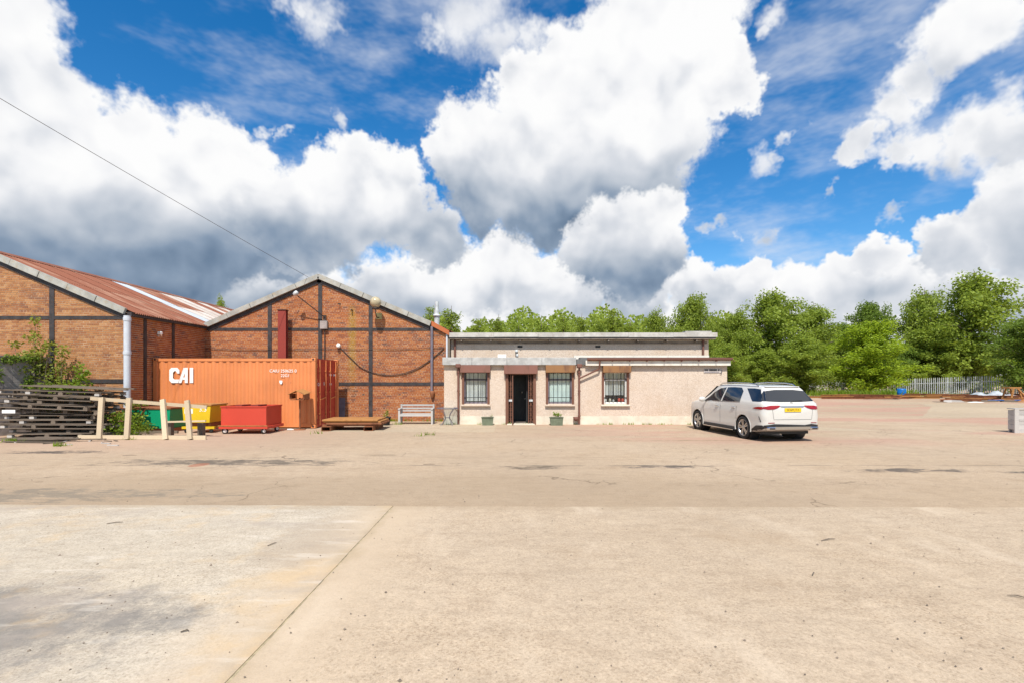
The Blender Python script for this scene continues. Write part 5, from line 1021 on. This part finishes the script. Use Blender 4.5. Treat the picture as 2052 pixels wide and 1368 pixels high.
# ------------------------------------------------------------------ trees
def tree_mesh(kind, seed):
    """Crown of leaf-sized faces in clumps along real limbs; nominal 10 m tall."""
    r = random.Random(seed); leaves = MB(); wd = MB(); H = 10.0
    if kind == 'birch': W0, base, nlimb, droop, ls = 2.5, 1.2, 34, .9, .21
    elif kind == 'bush': W0, base, nlimb, droop, ls = 3.1, .3, 40, .3, .22
    elif kind == 'spire': W0, base, nlimb, droop, ls = 1.35, .8, 26, .4, .20
    else: W0, base, nlimb, droop, ls = 2.8, 1.0, 36, .5, .22
    lean = r.uniform(-.25, .25); tp = [(lean*z/10+.10*math.sin(z*.9+seed), .08*math.cos(z*1.1+seed), z) for z in [0, 1.5, 3, 4.5, 6, 7.5, 8.8]]
    wd.tube(tp, [.17,.15,.13,.11,.08,.05,.015], 7)
    def at(z):
        i = 0
        while i < len(tp)-2 and tp[i+1][2] < z: i += 1
        t = (z-tp[i][2])/(tp[i+1][2]-tp[i][2]); return Vector(tp[i]).lerp(Vector(tp[i+1]), t)
    for k in range(nlimb):
        f = (k+r.random())/nlimb; z = base + (H-1.0-base)*f; a = k*2.399+r.uniform(-.5,.5)
        if kind == 'spire': rad = W0*(1-f)**.7*(.6+.5*r.random())+.25
        elif kind == 'bush': rad = W0*math.sqrt(max(.05, 1-(f*1.02)**2.2))*(.65+.45*r.random())
        else: rad = W0*(math.sin(math.pi*min(1, .16+f*.84))**.7)*(.55+.6*r.random())+.2
        p0 = at(z*.9+.2 if z < 9 else z); tip = p0 + Vector((math.cos(a)*rad, math.sin(a)*rad, rad*r.uniform(.15,.55)))
        mid = p0.lerp(tip, .5) + Vector((0,0,rad*.12)); wd.tube([p0, mid, tip], [.05*(1-f)+.015, .03*(1-f)+.01, .006], 5, cap=False)
        nc = 3 + int(rad*2.4)
        for c in range(nc):
            t = (c+.7)/nc; q = (p0.lerp(mid, t*2) if t < .5 else mid.lerp(tip, t*2-1)) + Vector((r.gauss(0,.25), r.gauss(0,.25), r.gauss(0,.22)))
            cs = r.uniform(.34,.62)*(1.05 if kind != 'spire' else .75); n = int(r.uniform(62,105)*(cs/.5)**1.6)
            for _ in range(n):
                d = Vector((r.gauss(0,1), r.gauss(0,1), r.gauss(0,.8))).normalized()*(r.random()**.42)*cs
                hang = -abs(r.gauss(0,.30))*droop if kind == 'birch' else 0
                p = q + d + Vector((0,0,hang)); ax = Vector((r.gauss(0,1)+d.x, r.gauss(0,1)+d.y, r.gauss(0,.6)-droop+d.z*.5)).normalized(); bx_ = ax.cross(Vector((r.gauss(0,1), r.gauss(0,1), r.gauss(0,1)))).normalized(); s = ls*r.uniform(.55,1.2)
                leaves.add([p, p+ax*s*.5+bx_*s*.30, p+ax*s, p+ax*s*.5-bx_*s*.30], [(0,1,2,3)])
    return leaves.mesh('crown'), wd.mesh('trunk')
PROTO = {}; ZT = {}
for nm, kind, sd_, mk in (('birch1','birch',1,'leaf_birch'),('birch2','birch',2,'leaf_birch'),('bush1','bush',3,'leaf_bright'),('bush2','bush',4,'leaf_birch'),('spire1','spire',5,'leaf_birch'),('round1','round',6,'leaf_dark'),('spire2','spire',7,'leaf_birch')):
    c_, t_ = tree_mesh(kind, sd_); c_.materials.append(M[mk]); t_.materials.append(M['bark']); PROTO[nm] = (c_, t_); zz_ = sorted(v.co.z for v in c_.vertices); ZT[nm] = zz_[int(len(zz_)*.9985)]
WID = {'birch':2.9,'bush':3.3,'spire':1.5,'round':3.1}
def tree(pr_, px, py, half, Y, label, group, name='deciduous_tree'):
    X = (px-1026)*Y/1000; zb = gz(X, Y); Ht = 1.8+(760-py)*Y/1000-zb; wd_ = half*Y/1000; nomW = WID[''.join(ch for ch in pr_ if ch.isalpha())]
    T = thing(name, label, 'tree', (X, Y, zb), rng.uniform(0, 6.28), group); sc = Ht/ZT[pr_]; sx = wd_/nomW
    c_, t_ = PROTO[pr_]
    for nme, me in (('crown', c_), ('trunk', t_)): o = bpy.data.objects.new(nme, me); col.objects.link(o); o.parent = T
    T.scale = (sx, sx, sc); return T
GR = 'trees beyond the palisade fence'; GB = 'trees rising behind the office roof'; GF = 'bushy trees overhanging the fence'
for a in (('birch1',1950,552,95,60,'tallest spreading tree beyond the palisade fence',None),('birch2',1850,583,62,66,'tall tree beside the tallest one beyond the fence',None),('round1',1742,607,55,74,'tree with an open see-through crown behind the bright bushy tree',None),
          ('birch1',1545,588,85,62,'tall loose tree rising above the white car',None),('birch2',1632,612,68,64,'rounded tree between the white car and the bright bushy tree',None),('bush2',1610,675,70,52,'low olive bushy tree hanging over the fence behind the car',None),
          ('bush1',1742,645,88,51,'bright yellow-green bushy tree hanging over the palisade fence',None),('birch2',1480,622,50,60,'slim tree just right of the office roof',None),('bush2',1455,690,50,50,'bush growing close behind the office corner',None),('bush2',1530,700,60,56,'low bush right behind the roof of the white car',None),
          ('bush2',1860,655,75,62,'bushy tree under the tallest tree beyond the fence',None),('round1',1810,690,50,62,'dark low bush beside the blue barrel beyond the fence',None),('round1',2060,640,70,44,'dark tree at the end of the palisade fence',None),('bush1',2075,700,60,50,'bright bush at the end of the palisade fence',None),('round1',1690,650,60,72,'dark tree filling the gap behind the bushy trees',None),('round1',1950,690,70,66,'dark undergrowth tree below the tallest tree',None),
          ('birch1',1388,592,56,55,'tall drooping tree above the right end of the office roof',None),('birch2',1312,622,38,56,'rounded drooping tree rising above the middle of the office roof',None),
          ('spire1',905,622,34,52,GB,GB),('spire2',960,640,28,54,GB,GB),('spire1',998,638,26,55,GB,GB),('spire2',1040,650,30,56,GB,GB),('spire1',1085,648,30,56,GB,GB),('spire2',1130,635,26,55,GB,GB),('spire1',1165,636,26,56,GB,GB),('bush2',1200,650,36,55,GB,GB),('spire2',1228,622,32,54,GB,GB),('spire1',1262,648,30,56,GB,GB),('bush2',1100,660,60,60,GB,GB),('bush2',950,662,60,60,GB,GB),('spire2',862,617,22,48,GB,GB),('bush2',1350,660,50,58,GB,GB),('bush2',1440,640,40,62,GB,GB),('bush2',1020,664,60,60,GB,GB),('bush2',1290,664,60,60,GB,GB),
          ('bush2',443,598,22,46,'lone tree top showing between the two brick hall roofs',None)):
    if a[5] == GB: tree(a[0], a[1], a[2], a[3], a[4], 'slim leafy tree of the row rising behind the office roof', GB)
    else: tree(*a)
# distant wood closing the horizon: one mass
fw = MB(); fr_ = random.Random(77)
for i in range(58000):
    az = fr_.uniform(-.95, .95) if i < 26000 else fr_.uniform(-.17, .37); Y = fr_.uniform(88, 112); X = Y*az*1.25; hgt = (13.2 if -.2 < az < .36 else 8.0)+1.1*math.sin(az*17)+.8*math.sin(az*41+1)+.9*math.sin(az*97)
    p = Vector((X, Y, fr_.uniform(-.5, 1)*hgt if fr_.random() > .4 else fr_.uniform(0, 1)**.6*hgt)); s = fr_.uniform(.35,.75)
    ax = Vector((fr_.gauss(0,1), fr_.gauss(0,.5), fr_.gauss(0,1))).normalized(); bx_ = ax.cross(Vector((fr_.gauss(0,.4), 1, fr_.gauss(0,.4)))).normalized(); fw.add([p-ax*s*.5, p+bx_*s*.4, p+ax*s*.5, p-bx_*s*.4], [(0,1,2,3)])
struct(tag(fw.build('far_woodland', M['leaf_birch']), 'distant belt of woodland closing the horizon', 'woodland'), 'stuff')
# grass and weeds at the fence foot
gs = MB(); gr = random.Random(41)
def blades(m, cx, cy, cz, rx, ry, n, h):
    for i in range(n):
        x, y = cx+gr.gauss(0,.5)*rx, cy+gr.gauss(0,.5)*ry; a = gr.uniform(0,3.14); hh = h*gr.uniform(.5,1.3); w_ = hh*.10; dx, dy = math.cos(a)*w_, math.sin(a)*w_; b = Vector((gr.gauss(0,.3)*hh, gr.gauss(0,.3)*hh, hh)); m.add([(x-dx,y-dy,cz),(x+dx,y+dy,cz),(x+b.x,y+b.y,cz+b.z)], [(0,1,2)])
for i in range(60):
    t = gr.random(); p = FA+fd*FL*t; blades(gs, p.x-.3, p.y-.8, gz(p.x, p.y-.8), 1.2, .8, 60, .28)
for px, Y, n, h in ((1680,47,900,.5),(1740,47,500,.4),(1790,46,400,.6)): X = (px-1026)*Y/1000; blades(gs, X, Y, gz(X, Y), 2.6, 1.0, n, h)
for i in range(46): X = gr.uniform(xl, xr); blades(gs, X, OY-.06, 0, .10, .05, gr.randint(3,12), .09)
for px, py, n in ((860,871,26),(845,873,12),(800,850,50),(640,868,16),(260,880,20),(120,893,60),(25,885,60)): Yg = 1800/(py-760); blades(gs, (px-1026)*Yg/1000, Yg, 0, .22, .1, n, .12)
for i in range(40): X = gr.uniform(LX+5, -2.9); blades(gs, X, MY-.1, 0, .2, .06, gr.randint(3,14), .13)
struct(tag(gs.build('grass_tufts', M['weed']), 'tufts of grass and weeds along wall feet and fence', 'grass'), 'stuff')
# shrubs by the left hall and weeds by the skip
plant('shrub', 'tall thin yellow-green sapling against the tan brick hall', (X1(62)*.965, LY*.965, 0), [(-.1,0,2.55,.42,.30,1),(.35,0,2.75,.30,.28,.8),(.1,.0,3.25,.26,.32,.6),(.15,0,3.75,.16,.22,.3),(-.55,0,3.0,.22,.12,.25),(.62,0,3.0,.22,.15,.3),(0,0,2.1,.5,.3,1)], 150, .11, 'shrub_leaf', 51, 'shrub')
plant('shrub', 'reddish-green sapling beside the black post of the tan brick hall', (X1(118)*.97, LY*.97, 0), [(.05,0,2.25,.30,.45,1),(.1,0,2.75,.22,.25,.6),(-.2,0,1.8,.35,.4,1),(.15,0,1.5,.3,.4,.8)], 150, .10, 'shrub_leaf', 52, 'shrub')
plant('shrub', 'dense bright green bush at the foot of the tan brick hall', (X1(135)*.965, LY*.962, 0), [(-.6,0,1.45,.5,.28,1.1),(0,0,1.45,.55,.28,1.2),(.45,0,1.55,.4,.4,1),(.55,0,2.0,.26,.35,.6),(0,0,.9,.8,.5,1)], 260, .11, 'weed', 53, 'shrub')
plant('weed_clump', 'bright green leafy weed clump growing behind the pine frame', (-12.1, 15.75, 0), [(-.25,0,.28,.45,.26,1),(.35,0,.30,.42,.26,1),(-.5,.2,.62,.35,.2,.7),(0,.1,.62,.4,.16,.6)], 330, .085, 'weed', 54, 'weeds')
plant('weed_clump', 'yellow-green weeds between the grey drainpipe and the container', (-12.9, 16.95, 0), [(-.05,0,.95,.22,.14,.6),(.30,0,1.0,.26,.12,.7),(.1,0,.5,.3,.4,.8)], 130, .09, 'shrub_leaf', 55, 'weeds')
ivy = MB(); ir = random.Random(56)
iv = thing('ivy', 'dark ivy hanging over the coping of the grey block wall', 'ivy', (-17.0, 14.2, 0))
for (t, out_, z, rx, rz_, n) in ((2.6,.05,2.52,.30,.12,240),(2.1,.1,2.48,.26,.16,200),(1.75,.14,2.0,.14,.40,170),(2.9,.12,2.2,.22,.30,170),(2.55,.14,1.7,.16,.30,140)): leaf_cloud(ivy, (.316*t+.949*out_, .949*t-.316*out_, z), rx, rz_, n, .09, ir)
ivy.build('foliage', M['leaf_dark'], iv)
